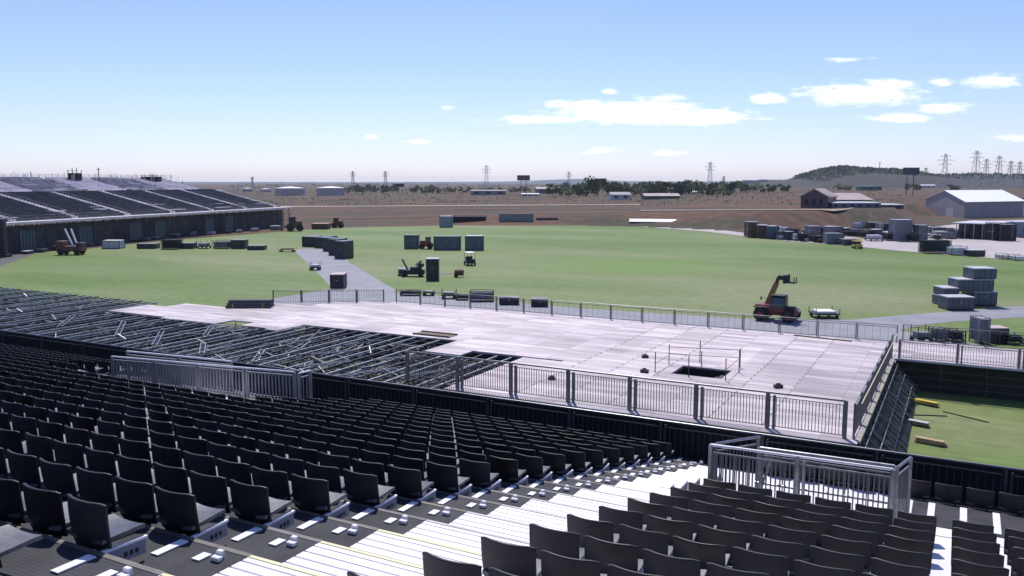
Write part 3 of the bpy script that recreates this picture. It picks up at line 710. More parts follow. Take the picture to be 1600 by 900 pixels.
# small loose things on the stage floor
def clampbox(px, py, lab, s=.18):
    p = at(px, py, DK)
    r = thing('tool_box', lab, 'tool box', (p.x, p.y, DK), random.uniform(0, 1), 'small dark boxes left on the stage floor')
    w = MB(); w.bb(-s, s, -s * .6, s * .6, 0, s * .8); w.obj('body', m_dark, r, bevel=.02); w = MB(); w.bb(-s * .5, s * .5, -.02, .02, s * .8, s * 1.15); w.obj('handle', m_black, r)
clampbox(1007, 582, 'small black tool box standing on the stage left of the stair opening', .22)
clampbox(1008, 559, 'dark box on the stage behind the tall tool box', .2)
clampbox(862, 593, 'small dark box close to the near railing at the left of the stage floor', .2)
clampbox(1216, 606, 'dark box beside the near railing right of the stair opening', .22)
p = at(398, 481, DK)
r = thing('pipe_bundle', 'dark bundle of long pipes lying on the far left corner of the stage', 'pipe bundle', (at(391, 480, DK).x, at(391, 480, DK).y, DK), R(30))
w = MB()
for j in range(3):
    for i in range(5 - j): w.cyl((-1.9 + .1 * j, -.55 + .26 * i + .13 * j, .14 + .22 * j), (1.9 - .15 * (i % 2), -.55 + .26 * i + .13 * j, .14 + .22 * j), .125, 9)
w.obj('pipes', mat('dark_grey_pipe', (.07, .075, .085), .5, var=.2), r)
for x in (-1.3, 1.2):
    w = MB(); w.bb(x, x + .12, -.75, .75, 0, .06); w.obj('skid', m_wood, r); w = MB(); w.bb(x, x + .05, -.7, -.66, .05, .4); w.bb(x, x + .05, .64, .68, .05, .4); w.obj('strap', m_yellow, r)
r = thing('timber_plank', 'thin reddish plank lying near the far railing of the stage', 'plank', (at(1285, 529, DK).x, at(1285, 529, DK).y, DK), R(-8))
w = MB(); w.bb(-1.9, 1.9, -.08, .08, 0, .06); w.obj('board', m_brown, r)
w = MB(); w.bb(-1.92, -1.9, -.08, .08, 0, .06); w.obj('end_cap', m_red, r)
r = thing('floor_hatch', 'dark reddish open hatch panel near the inner edge of the stage floor', 'hatch', (at(680, 523, DK).x, at(680, 523, DK).y, DK), 0)
w = MB(); w.bb(-1.5, 1.5, -.5, .5, .004, .03); w.obj('panel', m_brown, r); w = MB(); w.bb(-1.5, 1.5, .5, .58, .004, .10); w.bb(-1.5, 1.5, -.58, -.5, .004, .10); w.obj('frame', m_dark, r)

# ================================================================== FIELD OBJECTS
FACE = YAW
def spot(x0, x1, yb, yt, depth, z=0):
    xm = (x0 + x1) / 2; p = at(xm, yb, z); Z = fwd(p)
    w = (x1 - x0) / F * Z; top = atf(xm, yt, Z); h = max(.15, top.z - z)
    p2 = p + Vector((-sY, cY, 0)) * depth / 2
    return p2, w, h, Z
def crate(name, lab, cat, box, depth, m, group=None, z=0, style='box', rz=None, lid=None, turf=True):
    p, w, h, Z = spot(*box, depth, z)
    if z == 0: p.z = .022
    r = thing(name, lab, cat, p, FACE if rz is None else rz, group)
    D = depth
    if style == 'box':
        k = MB(); k.bb(-w / 2, w / 2, -D / 2, D / 2, .1, h - .06); k.obj('body', m, r, bevel=.03)
        k = MB(); k.bb(-w / 2 - .03, w / 2 + .03, -D / 2 - .03, D / 2 + .03, h - .09, h); k.obj('lid', lid or m_lightgrey, r)
        k = MB()
        for x in (-w / 2 + .12, 0, w / 2 - .12): k.bb(x - .07, x + .07, -D / 2, D / 2, 0, .1)
        k.obj('skids', m_dark, r)
        k = MB(); nr = max(2, int(w / .5))
        for i in range(nr + 1):
            x = -w / 2 + w * i / nr; k.bb(x - .025, x + .025, -D / 2 - .025, -D / 2 + .01, .12, h - .1)
        k.bb(-w / 2, w / 2, -D / 2 - .02, -D / 2 + .01, .12, .17)
        k.obj('ribs', mat('dark_grey_trim', (.06, .07, .085), .6), r)
        k = MB(); k.bb(-.09, .09, -D / 2 - .045, -D / 2 - .025, h * .55, h * .55 + .14); k.obj('latch', m_galv, r)
    elif style == 'container':
        k = MB(); nn = int(w / .28)
        pts = []
        for i in range(nn + 1):
            x = -w / 2 + w * i / nn; pts.append((x, -D / 2 + (.05 if i % 2 else 0)))
        pts += [(w / 2, D / 2), (-w / 2, D / 2)]
        k.prism(pts, .12, h - .08); k.obj('body', m, r)
        k = MB()
        for sx in (-1, 1):
            for sy in (-1, 1): k.bb(sx * w / 2 - .06, sx * w / 2 + .06, sy * D / 2 - .06, sy * D / 2 + .06, 0, h)
        k.bb(-w / 2, w / 2, D / 2 - .05, D / 2 + .05, 0, .14)
        for sx in (-1, 1): k.bb(sx * w / 2 - .05, sx * w / 2 + .05, -D / 2, D / 2, 0, .13)
        k.bb(-w / 2, w / 2, -D / 2 - .05, -D / 2 + .05, 0, .14); k.bb(-w / 2, w / 2, -D / 2 - .05, -D / 2 + .05, h - .12, h + .01)
        k.obj('frame', mat('container_frame', (.07, .085, .1), .6), r)
        k = MB(); k.bb(-w / 2 + .02, w / 2 - .02, -D / 2, D / 2, h - .06, h); k.obj('roof', lid or m_grey2, r)
        k = MB(); k.bb(w / 2 - w * .3, w / 2 - w * .3 + .03, -D / 2 - .03, -D / 2, .3, h - .3); k.bb(w / 2 - w * .2, w / 2 - w * .2 + .03, -D / 2 - .03, -D / 2, .3, h - .3); k.obj('door_bars', m_lightgrey, r)
    elif style == 'rack':       # open stillage loaded with tubes or frames
        k = MB()
        for sx in (-1, 1):
            for sy in (-1, 1): k.bar((sx * w / 2, sy * D / 2, 0), (sx * w / 2, sy * D / 2, h), .07)
            k.bar((sx * w / 2, -D / 2, .15), (sx * w / 2, D / 2, .15), .07); k.bar((sx * w / 2, -D / 2, h * .6), (sx * w / 2, D / 2, h * .6), .05)
        k.bar((-w / 2, -D / 2, .15), (w / 2, -D / 2, .15), .07); k.bar((-w / 2, D / 2, .15), (w / 2, D / 2, .15), .07); k.bar((-w / 2, -D / 2, h * .98), (w / 2, -D / 2, h * .98), .05); k.bar((-w / 2, D / 2, h * .98), (w / 2, D / 2, h * .98), .05)
        k.obj('frame', m_dark, r)
        k = MB(); zz = .28
        rnd = random.Random(int(w * 1000))
        while zz < h * .86:
            y = -D / 2 + .12
            while y < D / 2:
                k.cyl((-w / 2 + rnd.uniform(0, .15), y, zz), (w / 2 - rnd.uniform(0, .15), y, zz), .07, 6); y += .17
            zz += .16
        k.obj('tubes', m, r)
    elif style == 'cart':
        k = MB(); k.bb(-w / 2, w / 2, -D / 2, D / 2, .35, .47); k.obj('bed', m, r)
        for sx in (-1, 1):
            for sy in (-1, 1):
                k = MB(); k.cyl((sx * w * .36, sy * D / 2 - .05, .18), (sx * w * .36, sy * D / 2 + .05, .18), .18, 10); k.obj('wheel', m_rubber, r)
                k = MB(); k.bar((sx * (w / 2 - .05), sy * (D / 2 - .05), .45), (sx * (w / 2 - .05), sy * (D / 2 - .05), h), .05); k.obj('stake', m_dark, r)
        k = MB(); k.bb(-w * .38, w * .38, -D * .4, D * .4, .48, .48 + (h - .48) * .45); k.obj('load', lid or m_lightgrey, r, bevel=.04)
    elif style == 'tower':
        k = MB(); nb = max(2, int(h / 2)); dz = h / nb
        for sx in (-1, 1):
            for sy in (-1, 1): k.bar((sx * w / 2, sy * D / 2, 0), (sx * w / 2, sy * D / 2, h), .08)
        for i in range(nb + 1):
            z0 = min(h, i * dz)
            for sy in (-1, 1): k.bar((-w / 2, sy * D / 2, z0), (w / 2, sy * D / 2, z0), .06)
            for sx in (-1, 1): k.bar((sx * w / 2, -D / 2, z0), (sx * w / 2, D / 2, z0), .06)
            if i < nb: k.bar((-w / 2, -D / 2, z0), (w / 2, -D / 2, z0 + dz), .05)
        k.obj('frame', m_galv, r)
        k = MB(); k.bb(-w / 2 + .05, w / 2 - .05, -D / 2 + .05, D / 2 - .05, .2, h * .93); k.obj('cladding', m, r)
        k = MB(); k.bb(-w / 2, w / 2, -D / 2, D / 2, h * .95, h * .97); k.obj('platform', m_lightgrey, r)
    return r

# -- stack of grey crates at the right
g_ = 'grey crates stacked at the right edge of the turf'
crate('storage_crate', 'grey ribbed crate at the bottom right of the stepped stack', 'crate', (1520, 1557, 478.5, 456), 2.4, m_grey, g_)
p0_, w0_, h0_, Z0_ = spot(1520, 1557, 478.5, 456, 2.4)
def stacked(x0, x1, lab, z0, h, basey=478.5, D=2.2, m=m_grey):
    xm = (x0 + x1) / 2; base = at(1538, basey); Z = fwd(base); p = atf(xm, 400, Z); p.z = z0; p += Vector((-sY, cY, 0)) * D / 2
    w = (x1 - x0) / F * Z; r = thing('storage_crate', lab, 'crate', p, FACE, g_)
    k = MB(); k.bb(-w / 2, w / 2, -D / 2, D / 2, .06, h - .05); k.obj('body', m, r, bevel=.03)
    k = MB(); k.bb(-w / 2 - .03, w / 2 + .03, -D / 2 - .03, D / 2 + .03, h - .09, h); k.obj('lid', m_lightgrey, r)
    k = MB(); k.bb(-w / 2 + .1, -w / 2 + .3, -D / 2, D / 2, 0, .06); k.bb(w / 2 - .3, w / 2 - .1, -D / 2, D / 2, 0, .06); k.obj('skids', m_dark, r)
    k = MB(); nr = max(2, int(w / .5))
    for i in range(nr + 1): x = -w / 2 + w * i / nr; k.bb(x - .025, x + .025, -D / 2 - .025, -D / 2 + .01, .08, h - .1)
    k.obj('ribs', mat('dark_grey_trim', (.06, .07, .085), .6), r)
ht = h0_ + .022
stacked(1501, 1556, 'wide grey crate in the middle level of the stepped stack', ht + .004, 1.25)
stacked(1524, 1559, 'grey crate on the very top of the stepped stack', ht + 1.26, 1.12)
stacked(1477, 1518, 'grey crate behind the front one at the left of the stepped stack', .022, 1.0)
stacked(1478, 1502, 'upper left grey crate beside the wide one in the stepped stack', 1.026, .85)
crate('storage_crate', 'low wide grey crate standing in front of the stepped stack', 'crate', (1480, 1522, 485.5, 464.5), 2.0, m_grey, g_)
# -- containers in the middle of the turf
g_ = 'grey containers on the middle of the turf'
crate('shipping_container', 'short grey container left of the red loader', 'container', (632, 653, 389, 367.5), 2.4, m_grey, g_, style='container')
crate('shipping_container', 'long grey container with a mark on its side, right of the red loader', 'container', (678, 719, 391, 369.5), 2.4, m_grey, g_, style='container')
crate('shipping_container', 'square grey container with pale roof at the right end of the row', 'container', (727, 755, 391.5, 369), 2.6, m_grey, g_, style='container', lid=m_lightgrey)
# -- golf buggy
p, w_, h_, Z_ = spot(724, 743, 415.5, 393, 2.4)
r = thing('golf_buggy', 'small golf buggy with a white roof parked on the turf', 'buggy', (p.x, p.y, .022), FACE + R(20))
k = MB(); k.bb(-.6, .6, -1.1, 1.1, .3, .62); k.bb(-.58, .58, -1.15, -.6, .6, .95); k.obj('body', m_dark, r, bevel=.06)
k = MB(); k.bb(-.55, .55, -.1, .4, .62, .85); k.bb(-.55, .55, .35, .5, .62, 1.3); k.obj('seat', m_black, r, bevel=.03)
k = MB(); k.bb(-.65, .65, -.95, 1.0, 1.88, 1.97); k.obj('roof', m_white, r, bevel=.03)
for sx in (-1, 1):
    for y in (-.85, .9):
        k = MB(); k.bar((sx * .58, y, .8), (sx * .58, y * .95, 1.9), .05); k.obj('roof_post', m_dark, r)
        k = MB(); k.cyl((sx * .5, y * .9, .25), (sx * .66, y * .9, .25), .25, 12); k.obj('wheel', m_rubber, r)
k = MB(); k.cyl((-.25, -.45, 1.0), (-.25, -.52, 1.03), .18, 10); k.obj('steering_wheel', m_black, r)
# -- red loader between containers
def loader(lab, px, py, rz, mbody, s=1):
    p = at(px, py); r = thing('wheel_loader', lab, 'loader', (p.x, p.y, .022), rz); r.scale = (s, s, s)
    k = MB(); k.bb(-1.1, 1.1, -.8, .8, .5, 1.25); k.bb(-1.1, -.2, -.7, .7, 1.2, 1.6); k.obj('body', mbody, r, bevel=.06)
    k = MB(); k.bb(-.1, .9, -.6, .6, 1.25, 2.2); k.obj('cab', m_black if mbody is m_brown else m_glass, r, bevel=.05); k = MB(); k.bb(-.15, .95, -.65, .65, 2.2, 2.3); k.obj('cab_roof', mbody, r)
    for sx in (-.75, .75):
        for sy in (-1, 1): k = MB(); k.cyl((sx, sy * .75, .5), (sx, sy * 1.05, .5), .5, 14); k.obj('wheel', m_rubber, r)
    k = MB(); k.bar((.9, .4, 1.1), (2.0, .4, .5), .12); k.bar((.9, -.4, 1.1), (2.0, -.4, .5), .12); k.obj('lift_arm', mbody, r)
    k = MB(); k.profile([(0, 0), (.5, .05), (.1, .6)], -.8, .8); b_ = k.obj('bucket', m_dark, r); b_.rotation_euler = (0, 0, -pi / 2); b_.location = (1.9, 0, .15)
    return r
loader('small red wheel loader between the two left grey containers', 666, 389, FACE, m_red)
# -- machinery cluster
crate('equipment_tower', 'tall dark ribbed cabinet with a pale top beside the folded machinery', 'cabinet', (666, 685, 438.5, 404.5), 1.7, m_dark, style='box')
p = at(645, 432)
r = thing('folded_lift', 'dark folded machine with two raised arms beside the tall cabinet', 'machine', (p.x, p.y, .022), FACE)
k = MB(); k.bb(-1.4, 1.6, -.7, .7, .3, .9); k.bb(-.3, 1.2, -.6, .6, .9, 1.3); k.obj('chassis', m_dark, r, bevel=.05)
k = MB(); k.bar((-.6, 0, .8), (-1.4, 0, 2.3), .2, .25); k.obj('arm', m_grey2, r); k = MB(); k.bar((.6, 0, 1.2), (1.2, 0, 2.1), .2, .25); k.bar((1.2, 0, 2.1), (.4, 0, 1.5), .15, .2); k.obj('arm', m_grey2, r)
for x in (-1.0, 1.1):
    for y in (-.7, .7): k = MB(); k.cyl((x, y - .12, .32), (x, y + .12, .32), .32, 12); k.obj('wheel', m_rubber, r)
k = MB(); k.bb(.9, 1.5, -.5, .5, 1.3, 1.75); k.obj('engine_cover', m_dark, r, bevel=.05)
p = at(629, 431)
r = thing('generator', 'small pale generator at the left of the folded machine', 'generator', (p.x, p.y, .022), FACE)
k = MB(); k.bb(-.55, .55, -.4, .4, .15, 1.0); k.obj('housing', m_lightgrey, r, bevel=.05); k = MB(); k.bb(-.5, .5, -.43, -.4, .3, .75); k.obj('grille', m_dark, r); k = MB(); k.bb(-.6, .6, -.45, .45, 0, .15); k.obj('skid', m_dark, r)
p = at(706, 433)
r = thing('tow_trailer', 'low trailer with a pale drawbar and dark drum right of the tall cabinet', 'trailer', (p.x, p.y, .022), FACE)
k = MB(); k.bar((-1.6, 0, .4), (.6, 0, .45), .1); k.obj('drawbar', m_alu, r); k = MB(); k.cyl((.4, -.4, .65), (1.6, -.4, .65), .42, 12); k.obj('drum', m_brown, r)
for y in (-.6, .5): k = MB(); k.cyl((.6, y - .08, .28), (.6, y + .08, .28), .28, 12); k.obj('wheel', m_rubber, r)
# -- row of wrapped pallets beside the path
pw = [(474, 385, 498, 386, 370), (495, 386, 510, 388, 371), (508, 388, 522, 393, 372), (517, 393, 532, 399, 374), (526, 397, 545, 404.5, 377), (483, 383, 497, 384, 369), (505, 384, 520, 386, 369.5), (522, 385, 536, 391, 373)]
g_ = 'dark wrapped pallets beside the paved path'
for i, (x0, _, x1, yb, yt) in enumerate(pw):
    xo = [0, 1, 2, 3, 4, 5, 6, 7][i]
    names = ['leftmost low dark wrapped pallet load beside the paved path', 'second dark wrapped pallet load from the left beside the path', 'dark wrapped pallet load in the middle of the front row by the path', 'dark wrapped pallet load just left of the nearest one by the path', 'nearest and tallest dark wrapped pallet load beside the paved path', 'dark pallet load behind the leftmost one by the path', 'dark pallet load behind the middle ones by the path', 'dark pallet load at the back right of the group by the path']
    crate('wrapped_pallet', names[i], 'pallet load', (x0, x1, yb, yt), 2.6, mat('black_wrap', (.028, .028, .036), .4, var=.3, scale=3, bump=.3), g_, style='box', lid=mat('grey_wrap', (.10, .10, .125), .4, var=.3, scale=4), rz=FACE + R(-25))
crate('display_cabinet', 'dark upright cabinet with a pinkish top standing on the paved path', 'cabinet', (516, 537, 452, 429), 2.2, mat('dark_maroon', (.03, .018, .022), .5), None, style='box', lid=mat('pink_grey', (.45, .36, .36), .6))
crate('flat_cart', 'small cart with a pale load on the left edge of the paved path', 'cart', (483, 499, 423, 410), 1.4, m_dark, None, style='cart')
p = at(455, 391)
crate('flat_cart', 'flat yellow and dark cart at the far end of the paved path', 'cart', (434, 461, 394, 387), 1.4, m_yellow, None, style='cart', lid=m_dark)
# -- carts and pallets on the paved strip behind the far railing
cs = [((625, 656, 463, 455), 'rack', 'low dark rack of tubes at the left end of the paved strip behind the stage', m_dark),
      ((660, 678, 463, 455), 'cart', 'small staked trolley right of the low tube rack behind the stage', m_dark),
      ((689, 713, 468, 453), 'cart', 'dark trolley with tall stakes behind the far stage railing', m_dark),
      ((713, 731, 470, 462), 'rack', 'low flat rack between two staked trolleys behind the stage', m_dark),
      ((734, 771, 472, 455), 'rack', 'wide rack of grey tubes behind the far railing of the stage', m_grey2),
      ((780, 811, 477, 465), 'box', 'dark flight case behind the far railing, left of its twin', m_dark),
      ((830, 856, 480, 467), 'box', 'dark flight case behind the far railing, right of its twin', m_dark),
      ((1433, 1458, 538, 511), 'cart', 'dark staked trolley behind the start of the raised walkway', m_dark),
      ((1462, 1482, 536, 515), 'rack', 'grey rack of frames second along behind the raised walkway', m_grey2),
      ((1487, 1508, 536, 518), 'rack', 'dark rack of frames third along behind the raised walkway', m_dark),
      ((1528, 1545, 538, 498), 'tower', 'narrow grey scaffold tower behind the raised walkway', m_grey2),
      ((1547, 1575, 537, 513), 'box', 'dark cabinet with a pinkish white cover behind the raised walkway', m_dark),
      ((1577, 1600, 540, 524), 'rack', 'low dark rack at the right end behind the raised walkway', m_dark)]
for bx_, st, lab, m in cs:
    crate({'rack': 'tube_rack', 'cart': 'staked_trolley', 'box': 'flight_case', 'tower': 'scaffold_tower'}[st], lab, {'rack': 'rack', 'cart': 'trolley', 'box': 'flight case', 'tower': 'scaffold tower'}[st], bx_, 1.3, m, 'equipment parked behind the stage', style=st, lid=mat('pink_grey', (.45, .36, .36), .6) if bx_[0] == 1547 else m_grey2)
crate('staked_trolley', 'low trolley with thin stakes and a white load beside the red telehandler', 'trolley', (1274, 1313, 499, 483), 2.0, m_dark, None, style='cart', lid=m_alu)
# -- telehandler
p = at(1212, 501)
r = thing('telehandler', 'red telehandler with raised yellow boom beside the far edge of the stage', 'telehandler', (p.x, p.y, .036), FACE + R(-34))
k = MB(); k.bb(-1.75, 1.9, -.65, .65, .55, 1.1); k.bb(-1.75, -.55, -.75, .75, .75, 1.45); k.obj('chassis', m_red, r, bevel=.08)
k = MB(); k.bb(.5, 1.9, -.95, -.1, .8, 1.45); k.obj('engine_cover', m_dark, r, bevel=.1)
k = MB(); k.profile([(-.95, .9), (-1.0, 1.6), (-.85, 2.2), (-.7, 2.35), (-.15, 2.35), (-.1, .9)], -.25, 1.1); k.obj('cab', mat('dark_green_glass', (.012, .045, .035), .06, var=.1, spec=1.0), r, bevel=.04)
k = MB(); k.bb(-.2, 1.05, -1.03, -.98, .95, 1.25); k.obj('door', m_red, r)
k = MB(); k.bb(-.25, 1.05, -.98, -.07, 2.35, 2.43); k.obj('cab_roof', m_dark, r, bevel=.03)
k = MB()
for x in (-.22, 1.02):
    for y in (-.96, -.09): k.bar((x, y, .9), (x, y, 2.38), .07)
k.obj('cab_frame', m_dark, r)
for sx in (-1.15, 1.35):
    for sy in (-1, 1):
        k = MB(); k.cyl((sx, sy * .72, .6), (sx, sy * 1.12, .6), .6, 18); wl = k.obj('wheel', m_rubber, r); k = MB(); k.cyl((sx, sy * 1.10, .6), (sx, sy * 1.135, .6), .26, 12); k.obj('rim', m_red, wl)
k = MB(); k.bar((-1.0, .35, 1.25), (-.15, .35, 3.35), .38, .42); k.obj('boom', mat('boom_ochre', (.30, .15, .05), .5, var=.2), r)
k = MB(); k.bar((-.28, .35, 3.05), (.05, .35, 3.95), .28, .30); k.obj('inner_boom', m_red, r)
k = MB(); k.bar((0, .35, 3.95), (.75, .35, 3.8), .34, .36); k.bb(.6, .85, -.35, 1.05, 3.45, 4.2); k.obj('boom_head', m_dark, r)
for y in (0, .7): k = MB(); k.bar((.85, y, 3.5), (1.6, y, 3.5), .16, .08); k.bar((.88, y, 3.5), (.88, y, 4.1), .1); k.bar((1.5, y, 3.5), (1.5, y, 4.0), .07); k.obj('fork', m_dark, r)
k = MB(); k.cyl((-1.2, .35, .95), (-.35, .35, 2.6), .09, 8); k.obj('lift_ram', m_galv, r)
k = MB(); k.cyl((1.2, -.75, 1.4), (1.2, -.75, 2.1), .06, 8); k.obj('exhaust', m_galv, r)
for sx in (-1.15, 1.35): k = MB(); k.bb(sx - .65, sx + .65, -1.14, -.7, 1.22, 1.3); k.obj('mudguard', m_dark, r, bevel=.03)
k = MB(); k.bar((-.9, -.2, 2.0), (-1.2, -.6, 2.05), .04); k.bb(-1.25, -1.2, -.72, -.5, 1.85, 2.2); k.obj('mirror', m_black, r)
k = MB(); k.cyl((1.95, .3, .95), (2.0, .3, .95), .1, 10); k.obj('headlight', m_white, r)
# -- far left machine with two pale masts
p = at(112, 398)
r = thing('mast_truck', 'dark reddish truck with two pale raised masts at the left of the turf', 'lift truck', (p.x, p.y, .022), FACE)
s_ = fwd(p) / 130
k = MB(); k.bb(-2.2, 2.2, -1, 1, .6, 1.5); k.bb(-2.2, -.9, -1, 1, 1.5, 2.4); k.obj('body', mat('maroon_paint', (.12, .035, .03), .5, var=.3), r, bevel=.08)
k = MB(); k.bb(1.2, 2.3, -.9, .9, 1.5, 2.1); k.obj('engine_cover', m_dark, r, bevel=.08)
k = MB(); k.bb(-2.25, -1.4, -.8, .8, 1.6, 2.3); k.obj('cab_glass', m_glass, r)
for sx in (-1.4, 1.4):
    for sy in (-1, 1): k = MB(); k.cyl((sx, sy * .8, .5), (sx, sy * 1.1, .5), .5, 14); k.obj('wheel', m_rubber, r)
for y, dx in ((-.3, 0), (.3, .75)):
    k = MB(); k.bar((.55 + dx * .6, y, 1.4), (-.75 + dx, y, 4.5), .22, .22); k.obj('mast', m_alu, r)
# -- line of boxes along the left
row = [((160, 187, 389, 376), 'container', m_lightgrey, 'pale grey van-sized box at the left end of the line on the turf'),
       ((214, 243, 389, 381), 'box', m_dark, 'low dark crate left of the tube racks on the left turf'),
       ((252, 279, 390, 373), 'rack', m_dark, 'dark tube rack third in the line on the left turf'),
       ((281, 302, 389, 380), 'box', m_dark, 'dark crate just right of the tall tube rack on the left turf'),
       ((307, 325, 389, 375), 'cart', m_dark, 'staked trolley in the middle of the line on the left turf'),
       ((333, 357, 389, 376), 'rack', m_grey2, 'grey tube rack right of the staked trolley on the left turf'),
       ((361, 383, 389, 375), 'box', m_dark, 'dark square crate second from the right end of the line'),
       ((386, 412, 391, 384), 'box', m_dark, 'low dark crate at the right end of the line on the left turf')]
for bx_, st, m, lab in row:
    crate({'rack': 'tube_rack', 'cart': 'staked_trolley', 'box': 'storage_crate', 'container': 'site_box'}[st], lab, {'rack': 'rack', 'cart': 'trolley', 'box': 'crate', 'container': 'box'}[st], bx_, 2.2, m, 'equipment in a line across the left turf', style=st, lid=m_grey2 if st != 'container' else m_white)
loader('yellow wheel loader near the foot of the far stand', 194, 376, FACE + R(10), m_yellow, 1.3)
crate('site_box', 'grey box beside the yellow loader at the foot of the far stand', 'box', (205, 228, 374, 363), 3, m_grey2, None, style='container')
loader('dark brown wheel loader at the end of the far stand', 461, 361, FACE + R(200), m_brown, 1.6)
crate('scrap_heap_bin', 'brown skip just right of the brown loader on the far turf edge', 'skip', (487, 512, 358.5, 349.5), 4, m_brown, None, style='box', lid=m_wood)
loader('dark rusty digger-like loader beside the brown skip', 528, 356, FACE + R(180), m_brown, 1.2)
# -- far edge of the turf
crate('site_box', 'light grey cabin on the far edge of the turf', 'box', (687, 706, 355.5, 338), 4, mat('cabin_grey', (.25, .29, .32), .6, var=.08), None, style='container', lid=m_lightgrey)
crate('tube_rack', 'long dark rack behind the light grey cabin', 'rack', (706, 759, 349.5, 337), 4, m_dark, None, style='rack')
crate('screened_fence', 'grey green mesh panels beyond the far turf edge', 'fence', (780, 833, 350, 334.5), .6, mat('green_grey_mesh', (.17, .22, .22), .7, var=.2, scale=.5), None, style='container', lid=m_grey2)
crate('tube_rack', 'low dark rack right of the mesh panels at the far turf edge', 'rack', (838, 872, 349.5, 340), 4, m_dark, None, style='rack')
crate('tube_rack', 'dark rack left of the long white shelter', 'rack', (940, 985, 349.8, 341), 4, m_dark, None, style='rack')
p = at(1030, 355); 
r = thing('long_shelter', 'long low shelter with a bright white curved roof at the far turf edge', 'shelter', (at(1030, 352.5).x, at(1030, 352.5).y, .0), FACE + R(-14))
k = MB(); prof = [(-1.7 + 3.4 * i / 8, 1.15 + .75 * sin(pi * i / 8)) for i in range(9)]; k.profile(prof + [(1.7, 1.1), (-1.7, 1.1)], -8.5, 8.5); k.obj('roof', m_white, r)
k = MB(); k.bb(-8.3, 8.3, -1.5, 1.5, 0, 1.1); k.obj('wall', m_dark, r)
for i in range(6): k = MB(); x = -8 + 3.2 * i; k.bb(x - .05, x + .05, -1.62, -1.52, 0, 1.15); k.obj('post', m_galv, r)
# loose goods at the foot of the far stand
random.seed(77)
for j in range(16):
    x = 30 + j * 26 + random.uniform(-6, 6); yb = lerp_table([(0, 398), (150, 380.5), (300, 365), (400, 358), (450, 354)], x) + 3.4; w_ = random.uniform(7, 15); h_ = random.uniform(4, 8)
    crate('stored_goods', 'small stack of stored goods, %s from the left along the foot of the far stand' % orde(j + 1), 'stack', (x, x + w_, yb, yb - h_), 2.0, random.choice([m_dark, m_grey2, m_galv, m_lightgrey]), 'goods along the foot of the far stand', style=random.choice(['rack', 'box', 'rack']))
# -- clutter on the pale apron, right
Rr = [((1168, 1184, 371.5, 346), 'tower', m_brown, 'brown clad tower at the left end of the yard beyond the turf'),
      ((1184, 1202, 372.5, 352), 'container', m_brown, 'brown container next to the brown tower in the yard'),
      ((1200, 1216, 373.5, 353.5), 'container', mat('slate_blue', (.06, .10, .15), .5), 'slate blue container in the yard beyond the turf'),
      ((1215, 1228, 374.5, 360), 'rack', m_grey2, 'grey tube rack right of the slate blue container'),
      ((1228, 1241, 375.5, 362), 'box', m_dark, 'dark crate second right of the slate blue container'),
      ((1241, 1251, 376.5, 358), 'cart', m_alu, 'white staked trolley between dark crates in the yard'),
      ((1251, 1263, 377.5, 363), 'rack', m_dark, 'dark rack beside the white staked trolley in the yard'),
      ((1264, 1281, 369, 353), 'tower', m_grey, 'blue grey scaffold tower in the middle of the yard'),
      ((1272, 1292, 379, 368), 'rack', m_dark, 'low black rack on the turf edge below the scaffold tower'),
      ((1290, 1317, 368, 354.5), 'container', mat('mauve_panel', (.22, .19, .24), .6), 'mauve grey container behind the long grey one in the yard'),
      ((1293, 1318, 381.5, 365), 'container', m_grey2, 'mid grey container on the turf edge in the yard'),
      ((1318, 1337, 383.5, 374), 'box', m_grey, 'blue grey crate left of the yellow lift in the yard'),
      ((1316, 1342, 369.5, 360), 'rack', m_dark, 'dark rack behind the blue grey crate in the yard'),
      ((1345, 1358, 372, 361), 'rack', m_dark, 'small dark rack standing alone on the pale yard'),
      ((1358, 1382, 377, 361), 'cart', m_dark, 'dark trolley with a light load in the middle of the pale yard'),
      ((1386, 1398, 376.5, 364), 'rack', m_dark, 'dark rack at the foot of the tall grey tower'),
      ((1397, 1424, 377, 342.5), 'tower', mat('lavender_grey', (.15, .15, .18), .6), 'tall lavender grey tower standing in the pale yard'),
      ((1436, 1449, 378, 351), 'tower', m_grey, 'narrow blue grey tower right of the tall lavender one'),
      ((1426, 1436, 378.5, 366), 'rack', m_dark, 'small rack between the two towers in the yard'),
      ((1462, 1484, 368, 358), 'cart', m_brown, 'brownish trolley on the pale yard left of the open sided shed'),
      ((1443, 1486, 396, 372.5), 'rack', mat('black_frames', (.03, .04, .045), .5), 'large dark rack of frames on the turf edge in front of the yard'),
      ((1487, 1511, 399, 385), 'rack', m_alu, 'rack of white tubes right of the large dark rack'),
      ((1515, 1539, 401, 391), 'box', m_dark, 'dark box right of the white tube rack on the turf edge'),
      ((1566, 1584, 405.5, 397.5), 'rack', m_alu, 'low stack of white boards at the turf edge, left of its twin'),
      ((1586, 1604, 407.5, 399), 'rack', m_alu, 'low stack of white boards at the far right turf edge'),
      ((1550, 1562, 376, 348), 'tower', m_scrim, 'black clad tower beside the open sided shed'),
      ((1562, 1587, 376.5, 351), 'container', m_scrim, 'large black container right of the black tower in the yard')]
for bx_, st, m, lab in Rr:
    dpt = 3 if bx_[2] < 395 else 2
    crate({'rack': 'tube_rack', 'cart': 'staked_trolley', 'box': 'storage_crate', 'container': 'shipping_container', 'tower': 'clad_tower'}[st], lab, {'rack': 'rack', 'cart': 'trolley', 'box': 'crate', 'container': 'container', 'tower': 'tower'}[st], bx_, dpt, m, 'equipment stored in the yard beyond the turf', style=st, lid=m_lightgrey if random.random() < .6 else m_grey2)
rnd = random.Random(31); nA = 0; items = []
for j in range(26): items.append((1170 + j * 6.6 + rnd.uniform(-3, 3), 0, rnd.uniform(3, 9)))
